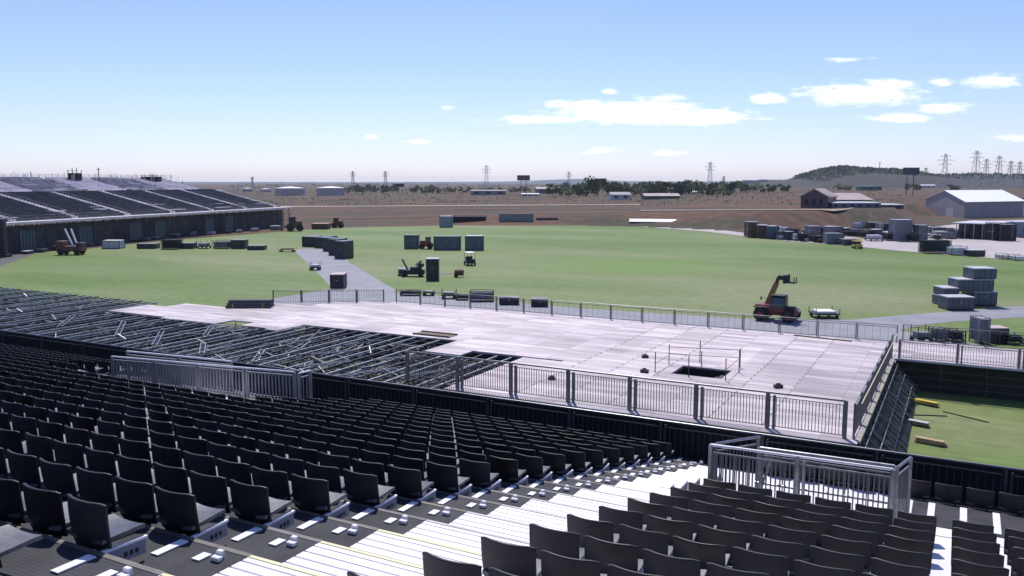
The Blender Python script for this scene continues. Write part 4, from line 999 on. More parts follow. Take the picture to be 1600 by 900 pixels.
for j in range(34): items.append((1188 + j * 9 + rnd.uniform(-4, 4), 1, rnd.uniform(5, 13)))
for j in range(24): items.append((1335 + j * 9 + rnd.uniform(-4, 4), 2, rnd.uniform(5, 12)))
cn = [0, 0, 0]; wh = ['turf edge yard row', 'middle yard row', 'rear yard row']
for x, rw, hp_ in items:
    yb = {0: 369.5 + (x - 1165) * .083, 1: 364 + (x - 1190) * .035, 2: 358 + (x - 1345) * .05}[rw] + rnd.uniform(-1.5, 1.5)
    cn[rw] += 1; st = rnd.choice(['rack', 'rack', 'box', 'cart', 'tower' if hp_ > 9 else 'rack']); w_ = rnd.uniform(7, 17) if st != 'tower' else rnd.uniform(5, 8)
    crate({'rack': 'tube_rack', 'cart': 'staked_trolley', 'box': 'storage_crate', 'tower': 'clad_tower'}[st], 'small %s, %s from the left in the %s' % ({'rack': 'rack of tubes', 'cart': 'staked trolley', 'box': 'crate', 'tower': 'clad tower'}[st], orde(cn[rw]), wh[rw]), {'rack': 'rack', 'cart': 'trolley', 'box': 'crate', 'tower': 'tower'}[st],
          (x, x + w_, yb, yb - hp_), rnd.uniform(1.5, 3), rnd.choice([m_dark, m_dark, m_grey2, m_grey, m_brown, m_galv, m_alu]), 'small goods scattered over the yard', style=st, lid=rnd.choice([m_grey2, m_lightgrey, m_dark]))
# yellow scissor lift
p = at(1339, 388.5)
r = thing('scissor_lift', 'yellow lift on the turf edge in front of the yard', 'lift', (p.x, p.y, .022), FACE)
k = MB(); k.bb(-.8, .8, -.6, .6, .3, .75); k.obj('base', m_yellow, r, bevel=.04); k = MB(); k.bb(-.85, .85, -.65, .65, 1.35, 1.45); k.obj('platform', m_yellow, r)
k = MB(); k.bar((-.6, -.4, .75), (.6, -.4, 1.35), .08); k.bar((.6, -.4, .75), (-.6, -.4, 1.35), .08); k.obj('scissor_arms', m_brown, r)
k = MB()
for sx in (-.8, .8):
    for sy in (-.6, .6): k.bar((sx, sy, 1.45), (sx, sy, 2.1), .05)
for z in (1.78, 2.1): k.bar((-.8, -.6, z), (.8, -.6, z), .05); k.bar((-.8, .6, z), (.8, .6, z), .05)
k.obj('guard_rail', m_yellow, r)
for sx in (-.6, .6):
    for sy in (-.6, .6): k = MB(); k.cyl((sx, sy - .1, .2), (sx, sy + .1, .2), .2, 10); k.obj('wheel', m_rubber, r)
# open sided shed with flat pale roof
A = at(1492, 372); B = at(1550, 374.5); 
r = thing('open_shed', 'open sided shed with a pale flat roof and dark interior in the yard', 'shed', ((A.x + B.x) / 2, (A.y + B.y) / 2, .012), math.atan2(B.y - A.y, B.x - A.x))
L = (B - A).length
k = MB(); k.bb(-L / 2 - .6, L / 2 + .2, -1, 14, 3.3, 3.5); k.obj('roof', mat('pale_roof', (.55, .54, .58), .5), r)
k = MB(); k.bb(-L / 2, L / 2, 12, 12.2, 0, 3.3); k.bb(-L / 2, -L / 2 + .15, 2, 12, 0, 3.3); k.obj('wall', m_grey2, r)
for i in range(5): k = MB(); x = -L / 2 + .2 + (L - .4) * i / 4; k.bar((x, 0, 0), (x, 0, 3.3), .15); k.obj('post', m_lightgrey, r)
k = MB()
for i in range(6): x = -L / 2 + .8 + i * L / 6.6; k.box((x, 1.5, .75), (L / 8, 1.6, 1.5))
k.obj('stored_goods', m_dark, r)
A = at(1586, 371); B = at(1660, 372)
r = thing('blue_grey_hall', 'blue grey flat roofed cabin block at the right edge behind the black container', 'cabin', ((A.x + B.x) / 2, (A.y + B.y) / 2, .012), math.atan2(B.y - A.y, B.x - A.x))
L = (B - A).length; k = MB(); k.bb(-L / 2, L / 2, 0, 6, 0, 3.4); k.obj('wall', mat('cabin_blue_grey', (.2, .23, .28), .6, var=.08), r)
k = MB(); k.bb(-L / 2 - .2, L / 2 + .2, -.2, 6.2, 3.4, 3.55); k.obj('roof', m_lightgrey, r)
for i in range(4): k = MB(); x = -L / 2 + 1.5 + i * 3; k.bb(x, x + 1.1, -.03, -.004, 1.1, 2.3); k.obj('window', m_glass, r)
# things on the turf right of the stage
for (px, py, lab, m) in [(1452, 694, 'pile of pale boards on the turf below the right barrier', m_wood), (1447, 633, 'yellow and grey flat tools lying in the shade of the raised walkway', m_yellow), (1428, 664, 'dark cart-like heap with pale top against the right flank of the stage', m_lightgrey)]:
    p = at(px, py)
    r = thing('board_pile', lab, 'board pile', (p.x, p.y, .022), R(-12), 'loose materials on the turf right of the stage')
    for i in range(4):
        k = MB(); a = random.uniform(-.2, .2); k.box((random.uniform(-.1, .1), random.uniform(-.08, .08), .05 + .06 * i), (1.3, .32, .05), a); k.obj('board', m if i > 1 else m_wood, r)
for i in range(2):
    p = at(1440 + 70 * i, 650 + 3 * i)
    r = thing('loose_tube', ['long thin dark tube lying on the turf before the walkway, the left one', 'long thin dark tube lying on the turf before the walkway, the right one'][i], 'tube', (p.x, p.y, .05), R(20 + 130 * i))
    k = MB(); k.cyl((-1.2, 0, 0), (1.2, 0, 0), .03, 6); k.obj('tube', m_dark, r); k = MB(); k.cyl((1.2, 0, 0), (1.3, 0, 0), .045, 6); k.obj('coupler', m_galv, r)

# ================================================================== FAR GRANDSTAND (left)
fs = thing('far_grandstand', 'large dark grandstand with pale stair aisles along the left of the turf', 'grandstand')
P0 = Vector((-140.5, 62, 0)); P1 = Vector((-168.7, 184, 0)); along = (P1 - P0); LL = along.length; al = along.normalized(); bk = Vector((-al.y, al.x, 0))   # bk points away from the field
def FS(s, d, z): p = P0 + al * s + bk * d; return (p.x, p.y, z)
m_fseat = mat('far_dark_seats', (.08, .077, .085), .5, var=.5, scale=.7)
m_fgal = mat('far_galvanised', (.72, .66, .68), .6, var=.25, scale=.6)
NR1, D1, ZF, RZ = 24, .8, 5.5, .19
def block(root, s0, s1, d0, z0, nr, m, name='seating_block'):
    k = MB()
    for i in range(nr):
        a, b2 = FS(s0, d0 + D1 * i, 0), FS(s1, d0 + D1 * i, 0); c, d = FS(s0, d0 + D1 * (i + 1), 0), FS(s1, d0 + D1 * (i + 1), 0); z = z0 + RZ * (i + 1)
        e, f_ = FS(s0, d0 + D1 * i + .25, 0), FS(s1, d0 + D1 * i + .25, 0)
        k.prism([a, b2, d, c], z - .35, z); k.prism([FS(s0, d0 + D1 * i + .45, 0), FS(s1, d0 + D1 * i + .45, 0), FS(s1, d0 + D1 * i + .55, 0), FS(s0, d0 + D1 * i + .55, 0)], z + .02, z + .5)
    return k.obj(name, m, root)
s = 2.0; ai = 0
while s < LL - 6:
    w_ = min(13.0 - .0, LL - 3 - s)
    block(fs, s, s + w_, 2.2, ZF, NR1, m_fseat)
    k = MB()
    for i in range(NR1):
        z = ZF + RZ * (i + 1); q = [FS(s + w_, 2.2 + D1 * i, 0), FS(s + w_ + 1.7, 2.2 + D1 * i, 0), FS(s + w_ + 1.7, 2.2 + D1 * (i + 1), 0), FS(s + w_, 2.2 + D1 * (i + 1), 0)]
        k.prism(q, z - .3, z + .30)
    k.obj('stair_aisle', m_fgal, fs)
    k = MB()
    for i in range(0, NR1, 4):
        p_ = FS(s + w_ + .85, 2.2 + D1 * i, ZF + RZ * i); k.bar(p_, (p_[0], p_[1], p_[2] + 1.1), .06)
    k.bar(FS(s + w_ + .85, 2.2, ZF + 1.1), FS(s + w_ + .85, 2.2 + D1 * NR1, ZF + RZ * NR1 + 1.1), .05); k.obj('aisle_rail', m_galv, fs)
    s += w_ + 1.75; ai += 1
DW = 2.2 + D1 * NR1; ZW = ZF + RZ * NR1
k = MB(); k.prism([FS(0, 0, 0), FS(LL, 0, 0), FS(LL, 2.15, 0), FS(0, 2.15, 0)], ZF - .4, ZF + .02); k.obj('front_walkway', mat('pale_walkway', (.75, .69, .70), .6, var=.12, scale=.3), fs)
k = MB(); k.prism([FS(0, DW, 0), FS(LL, DW, 0), FS(LL, DW + 3.5, 0), FS(0, DW + 3.5, 0)], ZW - .3, ZW + .1); k.obj('middle_walkway', MATS['pale_walkway'], fs)
# upper tier, partly unfinished: bare galvanised steps and some boards
s = 2.0; i = 0
while s < LL - 8:
    block(fs, s, s + 13, DW + 3.6, ZW + .1, 16, m_fgal if i % 2 else mat('unfinished_tier', (.40, .37, .39), .6, var=.4, scale=.4), 'upper_tier'); s += 14.7; i += 1
k = MB()
for sx in range(0, int(LL), 3):
    for dd in (0.3, 8, 16, 24, 34.5):
        zt_ = ZF if dd < 2 else ZF + (dd - 2.2) / D1 * RZ
        p_ = FS(sx, dd, 0); k.bar((p_[0], p_[1], 0), (p_[0], p_[1], zt_ - .3), .12)
    a = FS(sx, .3, .3); b2 = FS(sx + 3, .3, 3.0); k.bar(a, b2, .07); k.bar(FS(sx, .3, 3), FS(sx + 3, .3, 5.2), .07); k.bar(FS(sx, .3, 2.8), FS(sx + 3, .3, 2.8), .07)
for dd in (.3, 8, 16, 24, 34.5): k.bar(FS(0, dd, 2.0), FS(LL, dd, 2.0), .1)
for sx in range(0, int(LL), 12): k.bar(FS(sx, .3, 2.1), FS(sx, 34.5, 2.1), .1)
k.obj('understructure', m_dark, fs)
k = MB(); k.prism([FS(0, 3, 0), FS(LL - 1, 3, 0), FS(LL - 1, 3.15, 0), FS(0, 3.15, 0)], 0, ZF - .8); k.obj('backing_scrim', mat('blue_black_scrim', (.045, .052, .065), .8, col2=(.11, .105, .11), scale=.5), fs)
for j, sx in enumerate((30, 44, 58, 66, 84, 92)):
    k = MB()
    for i in range(5): k.prism([FS(sx + .7 * i, .12, 0), FS(sx + .7 * i + .5, .12, 0), FS(sx + .7 * i + .5, .2, 0), FS(sx + .7 * i, .2, 0)], .5, 4.0)
    k.obj('hanging_screen', mat('teal_grey_screen', (.06, .09, .10), .6, var=.3), fs)
DT = DW + 3.6 + 16 * D1; ZT = ZW + .1 + 16 * RZ
k = MB()
for sx in range(0, int(LL) - 2, 2):
    p_ = FS(sx, DT, ZT - .4); k.bar(p_, (p_[0], p_[1], ZT + 1.1), .07)
for z in (.35, .75, 1.1): k.bar(FS(0, DT, ZT + z), FS(LL - 2, DT, ZT + z), .05)
for dd, zz in ((.1, ZF),):
    for sx in range(0, int(LL), 2): p_ = FS(sx, dd, zz); k.bar(p_, (p_[0], p_[1], zz + 1.1), .05)
    k.bar(FS(0, dd, zz + 1.1), FS(LL, dd, zz + 1.1), .06); k.bar(FS(0, dd, zz + .6), FS(LL, dd, zz + .6), .05)
k.obj('guard_rail', m_galv, fs)
rnd = random.Random(12)
for j in range(34):
    sx = rnd.uniform(1, LL - 10); i_ = rnd.choice([0, 0, 1, 1, 2, 3, 4, 6]); dd = 2.2 + D1 * i_ + .1; zz = ZF + RZ * (i_ + 1) + .5; L_ = rnd.uniform(1.5, 6)
    k = MB(); k.prism([FS(sx, dd, 0), FS(sx + L_, dd, 0), FS(sx + L_, dd + .6, 0), FS(sx, dd + .6, 0)], zz, zz + .08); k.obj('loose_board', m_alu if j % 2 else m_fgal, fs)
# loose standards and bright boards on the upper tier
random.seed(3)
for j in range(40):
    sx = random.uniform(8, LL - 12); dd = DW + random.uniform(4, 15); zz = ZW + .2 + (dd - DW - 3.6) / D1 * RZ + .35
    k = MB(); k.prism([FS(sx, dd, 0), FS(sx + random.uniform(2, 6), dd, 0), FS(sx + random.uniform(2, 6), dd + 1.2, 0), FS(sx, dd + 1.0, 0)], zz, zz + .25); k.obj('board_stack', m_alu, fs)
k = MB()
for j in range(200):
    sx = random.uniform(2, LL - 4); dd = DT - random.uniform(0, 6); p_ = FS(sx, dd, ZT - 1.2); k.bar(p_, (p_[0] + random.uniform(-.6, .6), p_[1], ZT + random.uniform(.6, 1.7)), .06)
k.obj('loose_standards', m_fgal, fs)
for (px, lab, hh_, ww) in [(118, 'dark scaffold tower with sheeting rising above the far stand', 2.6, 2.2), (236, 'dark sheeted plant box standing on top of the far stand', 1.7, 4.5)]:
    Zt_ = 205 if px < 200 else 232; p = atf(px, 284, Zt_)
    # snap on the stand's top line
    best = min(((Vector(FS(q, DT - 3, 0)) - Vector((p.x, p.y, 0))).length, q) for q in range(0, int(LL)))[1]
    bq = min(range(0, int(LL)), key=lambda q: abs(W2S(FS(q, DT - 3, ZT))[0] - px)); q_ = FS(bq, DT - 3, ZT - .6)
    r = thing('sheeted_tower', lab, 'tower', q_, FACE)
    k = MB(); k.bb(-ww / 2, ww / 2, -1, 1, 0, hh_ * .8); k.obj('sheeting', m_scrim, r); k = MB()
    for x in (-ww / 2, 0, ww / 2):
        for y in (-1.1, 1.1): k.bar((x, y, 0), (x, y, hh_ * (1.1 if x else 1.3)), .12)
    k.bar((-ww / 2, -1.1, hh_), (ww / 2, -1.1, hh_), .1); k.obj('frame', m_dark, r)
bq = min(range(0, int(LL)), key=lambda q: abs(W2S(FS(q, DT - 3, ZT))[0] - 156)); q_ = FS(bq, DT - 3, ZT - .5)
r = thing('marker_pole', 'tall thin dark pole with a crossbar on top of the far stand', 'pole', q_, FACE)
k = MB(); k.bar((0, 0, 0), (0, 0, 3.4), .16); k.obj('pole', m_dark, r); k = MB(); k.bar((-.5, 0, 3.0), (.5, 0, 3.0), .14); k.obj('crossbar', m_dark, r)
# black mast at the left edge
p = at(6, 402)
r = thing('speaker_mast', 'thick dark mast at the left edge of the picture before the far stand', 'mast', (p.x, p.y, .0), FACE)
k = MB(); k.bb(-.55, .55, -.5, .5, 0, 6.2); k.obj('column', m_dark, r, bevel=.05); k = MB(); k.bb(-.9, .9, -.9, .9, 0, .5); k.obj('base', m_dark, r); k = MB(); k.bb(-.7, .7, -.65, .65, 6.2, 6.5); k.obj('cap', m_grey2, r)

# ================================================================== BEYOND: tent, hall, tanks, trees, pylons, hills
def gz(px, py):
    """point where the sight line meets the terrain beyond the bank"""
    z = lerp_table(TOP, px)
    for _ in range(5): p = at(px, py, z); z = hgt(px, fwd(p))
    p = at(px, py, z); p.z = z; return p
A = at(1506, 341); B = at(1598, 338.3); Cc = at(1425, 333.0)
A.z = B.z = Cc.z = 0
r = thing('marquee', 'big white roofed marquee with grey walls beyond the yard at the right', 'marquee')
uB = (B - A); uB_n = uB.normalized(); uC = (Cc - A)
perp = Vector((-uB_n.y, uB_n.x, 0)); wC = uC.length * .55; 
Cc = A + perp * 0 + (Cc - A).normalized() * (Cc - A).length * .72
def Pm(a, b2, z): q = A + (B - A) * a + (Cc - A) * b2; return (q.x, q.y, z)
EV = atf(1506, 315.5, fwd(A)).z; RD = EV + 3.6
bz = -0.2
k = MB(); v = [Pm(0, 0, bz), Pm(0, 1, bz), Pm(0, 1, EV), Pm(0, .5, RD), Pm(0, 0, EV), Pm(1, 0, bz), Pm(1, 1, bz), Pm(1, 1, EV), Pm(1, .5, RD), Pm(1, 0, EV)]
k.add(v, [(0, 1, 2, 3, 4), (9, 8, 7, 6, 5), (0, 4, 9, 5), (1, 6, 7, 2)]); k.obj('wall', mat('marquee_wall', (.29, .27, .29), .7, var=.04, scale=.2), r)
k = MB(); th = .25
k.add([Pm(-.01, -.03, EV - .1), Pm(1.01, -.03, EV - .1), Pm(1.01, .5, RD + .12), Pm(-.01, .5, RD + .12), Pm(-.01, 1.03, EV - .1), Pm(1.01, 1.03, EV - .1)], [(0, 1, 2, 3), (3, 2, 5, 4)]); rf_ = k.obj('roof', mat('marquee_roof', (.95, .94, .95), .35, var=.02), r)
sm = rf_.modifiers.new('thick', 'SOLIDIFY'); sm.thickness = .12; sm.offset = 1
for i in range(1, 5): k = MB(); a = i / 5; q = Pm(a, 0, 0); k.bar((q[0], q[1], 0), (q[0], q[1], EV), .22); k.obj('post', m_lightgrey, r)
k = MB(); q0 = Vector(Pm(0, .25, 0)); q1 = Vector(Pm(0, .45, 0)); dq = (q1 - q0); nn = Vector((dq.y, -dq.x, 0)).normalized() * .05
k.add([q0 - nn, q1 - nn, q1 - nn + Vector((0, 0, 3.2)), q0 - nn + Vector((0, 0, 3.2)), q0 + nn, q1 + nn, q1 + nn + Vector((0, 0, 3.2)), q0 + nn + Vector((0, 0, 3.2))], [(0, 1, 2, 3), (4, 5, 6, 7), (0, 1, 5, 4), (1, 2, 6, 5), (2, 3, 7, 6), (3, 0, 4, 7)]); k.obj('door', m_lightgrey, r)
# reddish hall with pitched roof
def hall(name, lab, x0, x1, yb, yeave, yridge, depth, mw, mr, cat='building', wins=3, rz=0, group=None):
    p = gz((x0 + x1) / 2, yb); Z = fwd(p); w = (x1 - x0) / F * Z; e = atf(800, yeave, Z).z - p.z; rd = atf(800, yridge, Z).z - p.z
    r = thing(name, lab, cat, (p.x, p.y, p.z - .05), FACE + rz, group)
    k = MB(); k.bb(-w / 2, w / 2, 0, depth, -.5, e); k.obj('wall', mw, r)
    k = MB()
    if rd > e + .2:
        ov = .4; v = [(-w / 2 - ov, -ov, e), (w / 2 + ov, -ov, e), (w / 2 + ov, depth + ov, e), (-w / 2 - ov, depth + ov, e), (-w / 2 - ov, depth / 2, rd), (w / 2 + ov, depth / 2, rd)]
        k.add(v, [(0, 1, 5, 4), (2, 3, 4, 5), (0, 4, 3), (1, 2, 5), (0, 3, 2, 1)])
    else: k.bb(-w / 2 - .2, w / 2 + .2, -.2, depth + .2, e, e + .3)
    k.obj('roof', mr, r)
    for i in range(wins):
        x = -w / 2 + w * (i + .5) / wins; k = MB(); k.bb(x - w / wins * .2, x + w / wins * .2, -.06, -.004, e * .35, e * .75); k.obj('window', m_scrim, r)
    return r
m_rroof = mat('dusty_pink_roof', (.34, .27, .26), .7, var=.15, scale=.3)
m_hw = mat('dark_maroon_wall', (.10, .07, .08), .7, var=.15, scale=.3)
p = gz(1282, 325); Z = fwd(p)
r = thing('gabled_hall', 'maroon gabled hall with a pale roof edge beyond the dirt bank', 'building', (p.x - 2, p.y, p.z - .1), FACE + R(-28))
w = 40 / F * Z; e = atf(800, 307, Z).z - p.z; rd = atf(800, 296.5, Z).z - p.z
def gable(w, e, rd, D, wallm, roofm):
    k = MB(); v = [(-w / 2, 0, -.5), (w / 2, 0, -.5), (w / 2, 0, e), (0, 0, rd), (-w / 2, 0, e)]; v2 = [(a, D, c) for a, b_, c in v]
    k.add(v + v2, [(0, 1, 2, 3, 4), (9, 8, 7, 6, 5), (1, 6, 7, 2), (0, 4, 9, 5)]); k.obj('wall', wallm, r)
    k = MB(); o_ = .5; v = [(-w / 2 - o_, -o_, e - .3), (0, -o_, rd + .1), (w / 2 + o_, -o_, e - .3)]; v2 = [(a, D + o_, c) for a, b_, c in v]; v3 = [(a, b_, c + .35) for a, b_, c in v + v2]
    k.add(v + v2 + v3, [(0, 1, 7, 6), (1, 2, 8, 7), (6, 7, 10, 9), (7, 8, 11, 10), (0, 6, 9, 3), (2, 8, 11, 5), (3, 9, 10, 4), (4, 10, 11, 5), (0, 3, 4, 1), (1, 4, 5, 2)]); k.obj('roof', roofm, r)
gable(w, e, rd, 20, m_hw, m_rroof)
for x in (-w * .28, 0, w * .25): k = MB(); k.bb(x - w * .05, x + w * .05, -.08, -.004, e * .3, e * .8); k.obj('window', m_scrim, r)
hall('long_annex', 'long grey annex with a bright flat roof edge right of the gabled hall', 1300, 1376, 325, 317.5, 317.4, 10, mat('annex_wall', (.13, .14, .165), .7), m_white, wins=6)
hall('rear_hall', 'low grey hall with a shallow pinkish roof behind the long annex', 1296, 1362, 321, 312, 302, 24, mat('rear_wall', (.14, .14, .19), .7), m_rroof, wins=4)
hall('low_kiosk', 'low white flat kiosk between the annex and the marquee', 1366, 1412, 324, 320.5, 320.4, 8, m_dark, m_white, wins=3)
hall('blue_warehouse', 'blue warehouse seen beyond the green trees left of the hill', 1187, 1200, 289, 280.5, 280.4, 20, m_skyblue, m_skyblue, wins=1)
hall('grey_warehouse', 'blue grey warehouse left of the blue one near the hill', 1162, 1187, 289, 281.5, 281.4, 20, mat('slate_blue', (.06, .10, .15), .5), m_grey2, wins=3)
hall('brown_warehouse', 'dull brown warehouse right of the blue one near the hill', 1200, 1232, 289.5, 281.5, 280, 20, mat('dull_brown_wall', (.14, .11, .12), .7), m_rroof, wins=3)
for i, (x0, x1, yb, ye, yr, mw, mr, lab) in enumerate([
        (1060, 1094, 303, 300, 295, m_lightgrey, m_white, 'house with a bright white roof among the green trees'),
        (1036, 1058, 300, 297.5, 294, m_lightgrey, m_white, 'small white roofed house left of the brighter one among trees'),
        (838, 875, 301, 295, 292, m_grey2, m_rroof, 'grey house left of the dark bushes in the centre distance'),
        (955, 985, 312, 304, 300, m_lightgrey, m_grey2, 'pale grey house right of the tall dark tree'),
        (1008, 1062, 311, 306, 302, m_hw, m_rroof, 'long pinkish roofed house in front of the green trees'),
        (736, 790, 305, 298, 296.5, mat('distant_grey_wall', (.2, .19, .2), .7), m_grey2, 'grey factory shed on the plain left of the billboard'),
        (815, 842, 307, 303, 302, m_lightgrey, m_white, 'small white shed right of the factory shed'),
        (1345, 1378, 296.5, 291, 290.8, mat('teal_wall', (.04, .12, .11), .6), m_white, 'teal shed with a white roof below the hill'),
        (1440, 1462, 294, 290, 288, m_lightgrey, m_lightgrey, 'pale house below the right hill by the billboard post')]):
    hall('distant_house', lab, x0, x1, yb, ye, yr, 12, mw, mr, 'house', wins=2 if i < 5 else 3)
# storage tanks
for (x0, x1, yb, yt, lab) in [(490, 534, 306, 291, 'pale storage tank with a bright white top, the right one of the pair'), (424, 470, 306, 291.5, 'pale grey storage tank, the left one of the big pair'), (376, 392, 300, 292, 'small pinkish storage tank, the leftmost behind the far stand'), (404, 421, 301, 293, 'small pale storage tank left of the big pair')]:
    p = gz((x0 + x1) / 2, yb); Z = fwd(p); rad = (x1 - x0) / 2 / F * Z; h = atf(800, yt + 2, Z).z - p.z
    r = thing('storage_tank', lab, 'storage tank', (p.x, p.y, p.z - .3), FACE, 'storage tanks on the plain')
    k = MB(); k.cyl((0, rad, 0), (0, rad, h), rad, 36); k.obj('shell', mat('tank_shell', (.38, .34, .35), .6, var=.05, scale=.1), r)
    k = MB(); k.cyl((0, rad, h), (0, rad, h + rad * .10), rad * 1.01, 36, r2=rad * .15); k.obj('roof', m_white, r)
# trees
m_leaf = [mat('leaf_dark', (.025, .05, .02), .8, col2=(.05, .085, .03), scale=.25), mat('leaf_mid', (.06, .10, .025), .8, col2=(.12, .17, .05), scale=.3)]
m_bark = mat('bark', (.09, .07, .055), .9, var=.3)
def tree_meshes(seed, wide):
    rnd = random.Random(seed)
    k = MB(); k.cyl((0, 0, -1), (0, 0, .45), .035, 6, r2=.02)
    for j in range(5):
        a = rnd.uniform(0, 6.28); k.cyl((0, 0, .25 + .04 * j), (cos(a) * .25 * wide, sin(a) * .25 * wide, .6 + .06 * j), .015, 5, r2=.006)
    tr = k
    k = MB()
    lobes = [(rnd.uniform(-.34, .34) * wide, rnd.uniform(-.3, .3) * wide, rnd.uniform(.28, .85), rnd.uniform(.14, .26)) for _ in range(9)]
    for _ in range(420):
        lx, ly, lz, lr = rnd.choice(lobes)
        d = Vector((rnd.gauss(0, 1), rnd.gauss(0, 1), rnd.gauss(0, .8))).normalized() * lr * rnd.uniform(.55, 1.15)
        c = Vector((lx, ly, lz)) + d; n1_ = Vector((rnd.gauss(0, 1), rnd.gauss(0, 1), rnd.gauss(0, 1))).normalized(); n2_ = n1_.orthogonal().normalized(); s_ = rnd.uniform(.04, .085)
        k.add([c + n1_ * s_, c + n2_ * s_, c - n1_ * s_, c - n2_ * s_], [(0, 1, 2, 3)])
    return tr, k
protoT = []
for sd_ in (0, 1, 3):
    tr, k = tree_meshes(40 + sd_, [1.0, 1.5, .8, 1.9][sd_])
    a = tr.obj('trunk', m_bark); b2 = k.obj('crown', m_leaf[sd_ % 2]); protoT.append((a, b2))
protoT.append(protoT[2])
used = set()
def tree(px, yb, hpx, kind, lab, group='trees on the plain', zz=None, wf=1):
    p = gz(px, yb); Z = fwd(p); h = hpx / F * Z
    r = thing('broadleaf_tree', lab, 'tree', (p.x, p.y, p.z - .2), random.uniform(0, 6.28), group); r.scale = (h * wf, h * wf, h)
    for o in protoT[kind]:
        if o.name not in used and o.parent is None: used.add(o.name); c = o
        else: c = o.copy(); C.objects.link(c)
        c.parent = r
    return r
random.seed(21)
tl = []
for i, x in enumerate(range(545, 620, 9)): tl.append((x + random.uniform(-3, 3), 303 + random.uniform(-1.5, 1.5), random.uniform(9, 13), 1, 'clump right of the storage tanks'))
for i, x in enumerate(range(652, 695, 9)): tl.append((x + random.uniform(-3, 3), 302.5 + random.uniform(-1, 1), random.uniform(8, 12), 3, 'clump in the centre left distance'))
for i, x in enumerate(range(690, 865, 8)): tl.append((x + random.uniform(-4, 4), 300 + random.uniform(-1, 1.5), random.uniform(5, 8), 3, 'low line below the billboard'))
for i, x in enumerate(range(866, 915, 9)): tl.append((x + random.uniform(-3, 3), 306.5 + random.uniform(-1.5, 2), random.uniform(12, 18), 1 if i % 2 else 3, 'dark clump left of the tallest tree'))
for i, x in enumerate([928, 934, 955, 963, 971, 985, 994]): tl.append((x, 306, [22, 26, 18, 20, 17, 12, 11][i], i % 2, 'tall group in the centre right distance'))
for i, x in enumerate(range(1000, 1180, 10)): tl.append((x + random.uniform(-4, 4), 298 + random.uniform(-2, 1), random.uniform(9, 15), [1, 3][i % 2], 'second green belt farther back left of the hill'))
for i, x in enumerate(range(880, 1000, 9)): tl.append((x + random.uniform(-4, 4), 299 + random.uniform(-2, 1), random.uniform(8, 13), [3, 1][i % 2], 'far belt behind the tall group'))
for i, x in enumerate(range(1005, 1145, 9)): tl.append((x + random.uniform(-3, 3), 305 + random.uniform(-2, 3), random.uniform(12, 22), [0, 1, 3][i % 3], 'long green belt left of the hill'))
for i, x in enumerate(range(1146, 1240, 11)): tl.append((x + random.uniform(-3, 3), 300 + random.uniform(-1, 3), random.uniform(8, 13), 3, 'low belt before the warehouses'))
for i, x in enumerate([1308, 1318, 1328, 1420, 1432, 1488, 1497]): tl.append((x, 298, random.uniform(7, 11), 3, 'few trees below the hill'))
cnt = {}
for (x, yb, hp, kd, where) in tl:
    cnt[where] = cnt.get(where, 0) + 1
    tree(x, yb, hp * 1.15, kd, 'tree, %s from the left in the %s' % (orde(cnt[where]), where), wf=1.0)
# pylons
def pylon(px, yt, yb, Z, lab, w=1.0):
    q = atf(px, yt, Z); h = q.z; zb = 0
    r = thing('pylon', lab, 'pylon', (q.x, q.y, zb), FACE + random.uniform(-.3, .3), 'lattice pylons on the skyline')
    k = MB(); b_ = h * .10 * w; t_ = h * .022; nl = 7; th = Z * .00030
    for sx in (-1, 1):
        for sy in (-1, 1): k.bar((sx * b_, sy * b_, 0), (sx * t_, sy * t_, h), th)
    for i in range(nl):
        f0, f1 = i / nl, (i + 1) / nl; w0 = b_ + (t_ - b_) * f0; w1 = b_ + (t_ - b_) * f1
        for sy in (-1, 1): k.bar((-w0, sy * w0, h * f0), (w1, sy * w1, h * f1), th * .7); k.bar((w0, sy * w0, h * f0), (-w1, sy * w1, h * f1), th * .7)
    k.obj('mast', m_galv if 0 else mat('pylon_steel', (.42, .42, .47), .6, metal=.2), r)
    for f_, ar in ((.72, .16), (.83, .20), (.93, .13)):
        k = MB(); k.bar((-h * ar, 0, h * f_), (h * ar, 0, h * f_), th * 1.1); k.bar((-h * ar, 0, h * f_), (0, 0, h * (f_ + .045)), th * .7); k.bar((h * ar, 0, h * f_), (0, 0, h * (f_ + .045)), th * .7); k.obj('crossarm', MATS['pylon_steel'], r)
for i, (px, yt, Z, lab) in enumerate([(394, 276, 1500, 'tiny pylon above the small tanks at the left'), (551, 267, 1300, 'pylon left of a second one above the left tree clump'), (602, 267, 1350, 'pylon right of its neighbour above the left tree clump'), (760, 258, 1250, 'tall pylon left of the reddish billboard'),
        (889, 268, 1500, 'faint pylon between the billboard and the tall trees'), (1110, 253, 1150, 'tall pylon above the green belt in the centre right'), (1131, 275, 1500, 'short pylon just right of the tall centre right one'), (1478, 240, 1000, 'pylon right of the dark billboard'),
        (1527, 235, 950, 'tallest pylon on the right skyline'), (1542, 248, 1100, 'pylon just right of the tallest one'), (1562, 243, 1000, 'pylon third from the right edge'), (1580, 251, 1100, 'pylon second from the right edge'), (1594, 252, 1100, 'pylon at the right edge'), (1447, 262, 1500, 'thin pylon left of the one beside the dark billboard')]):
    pylon(px, yt, 284, Z, lab)
# skyline posts on the hill
for i, px in enumerate((1375.0,)):
    q = atf(px, 252, 1380); r = thing('mast_pole', 'slim mast with rings standing on the hill', 'mast', (q.x, q.y, q.z - 30), FACE)
    k = MB(); k.cyl((0, 0, 0), (0, 0, 30), .7, 8, r2=.4); k.obj('pole', m_dark, r); k = MB(); k.cyl((0, 0, 26), (0, 0, 27), 1.3, 8); k.obj('ring', m_dark, r)
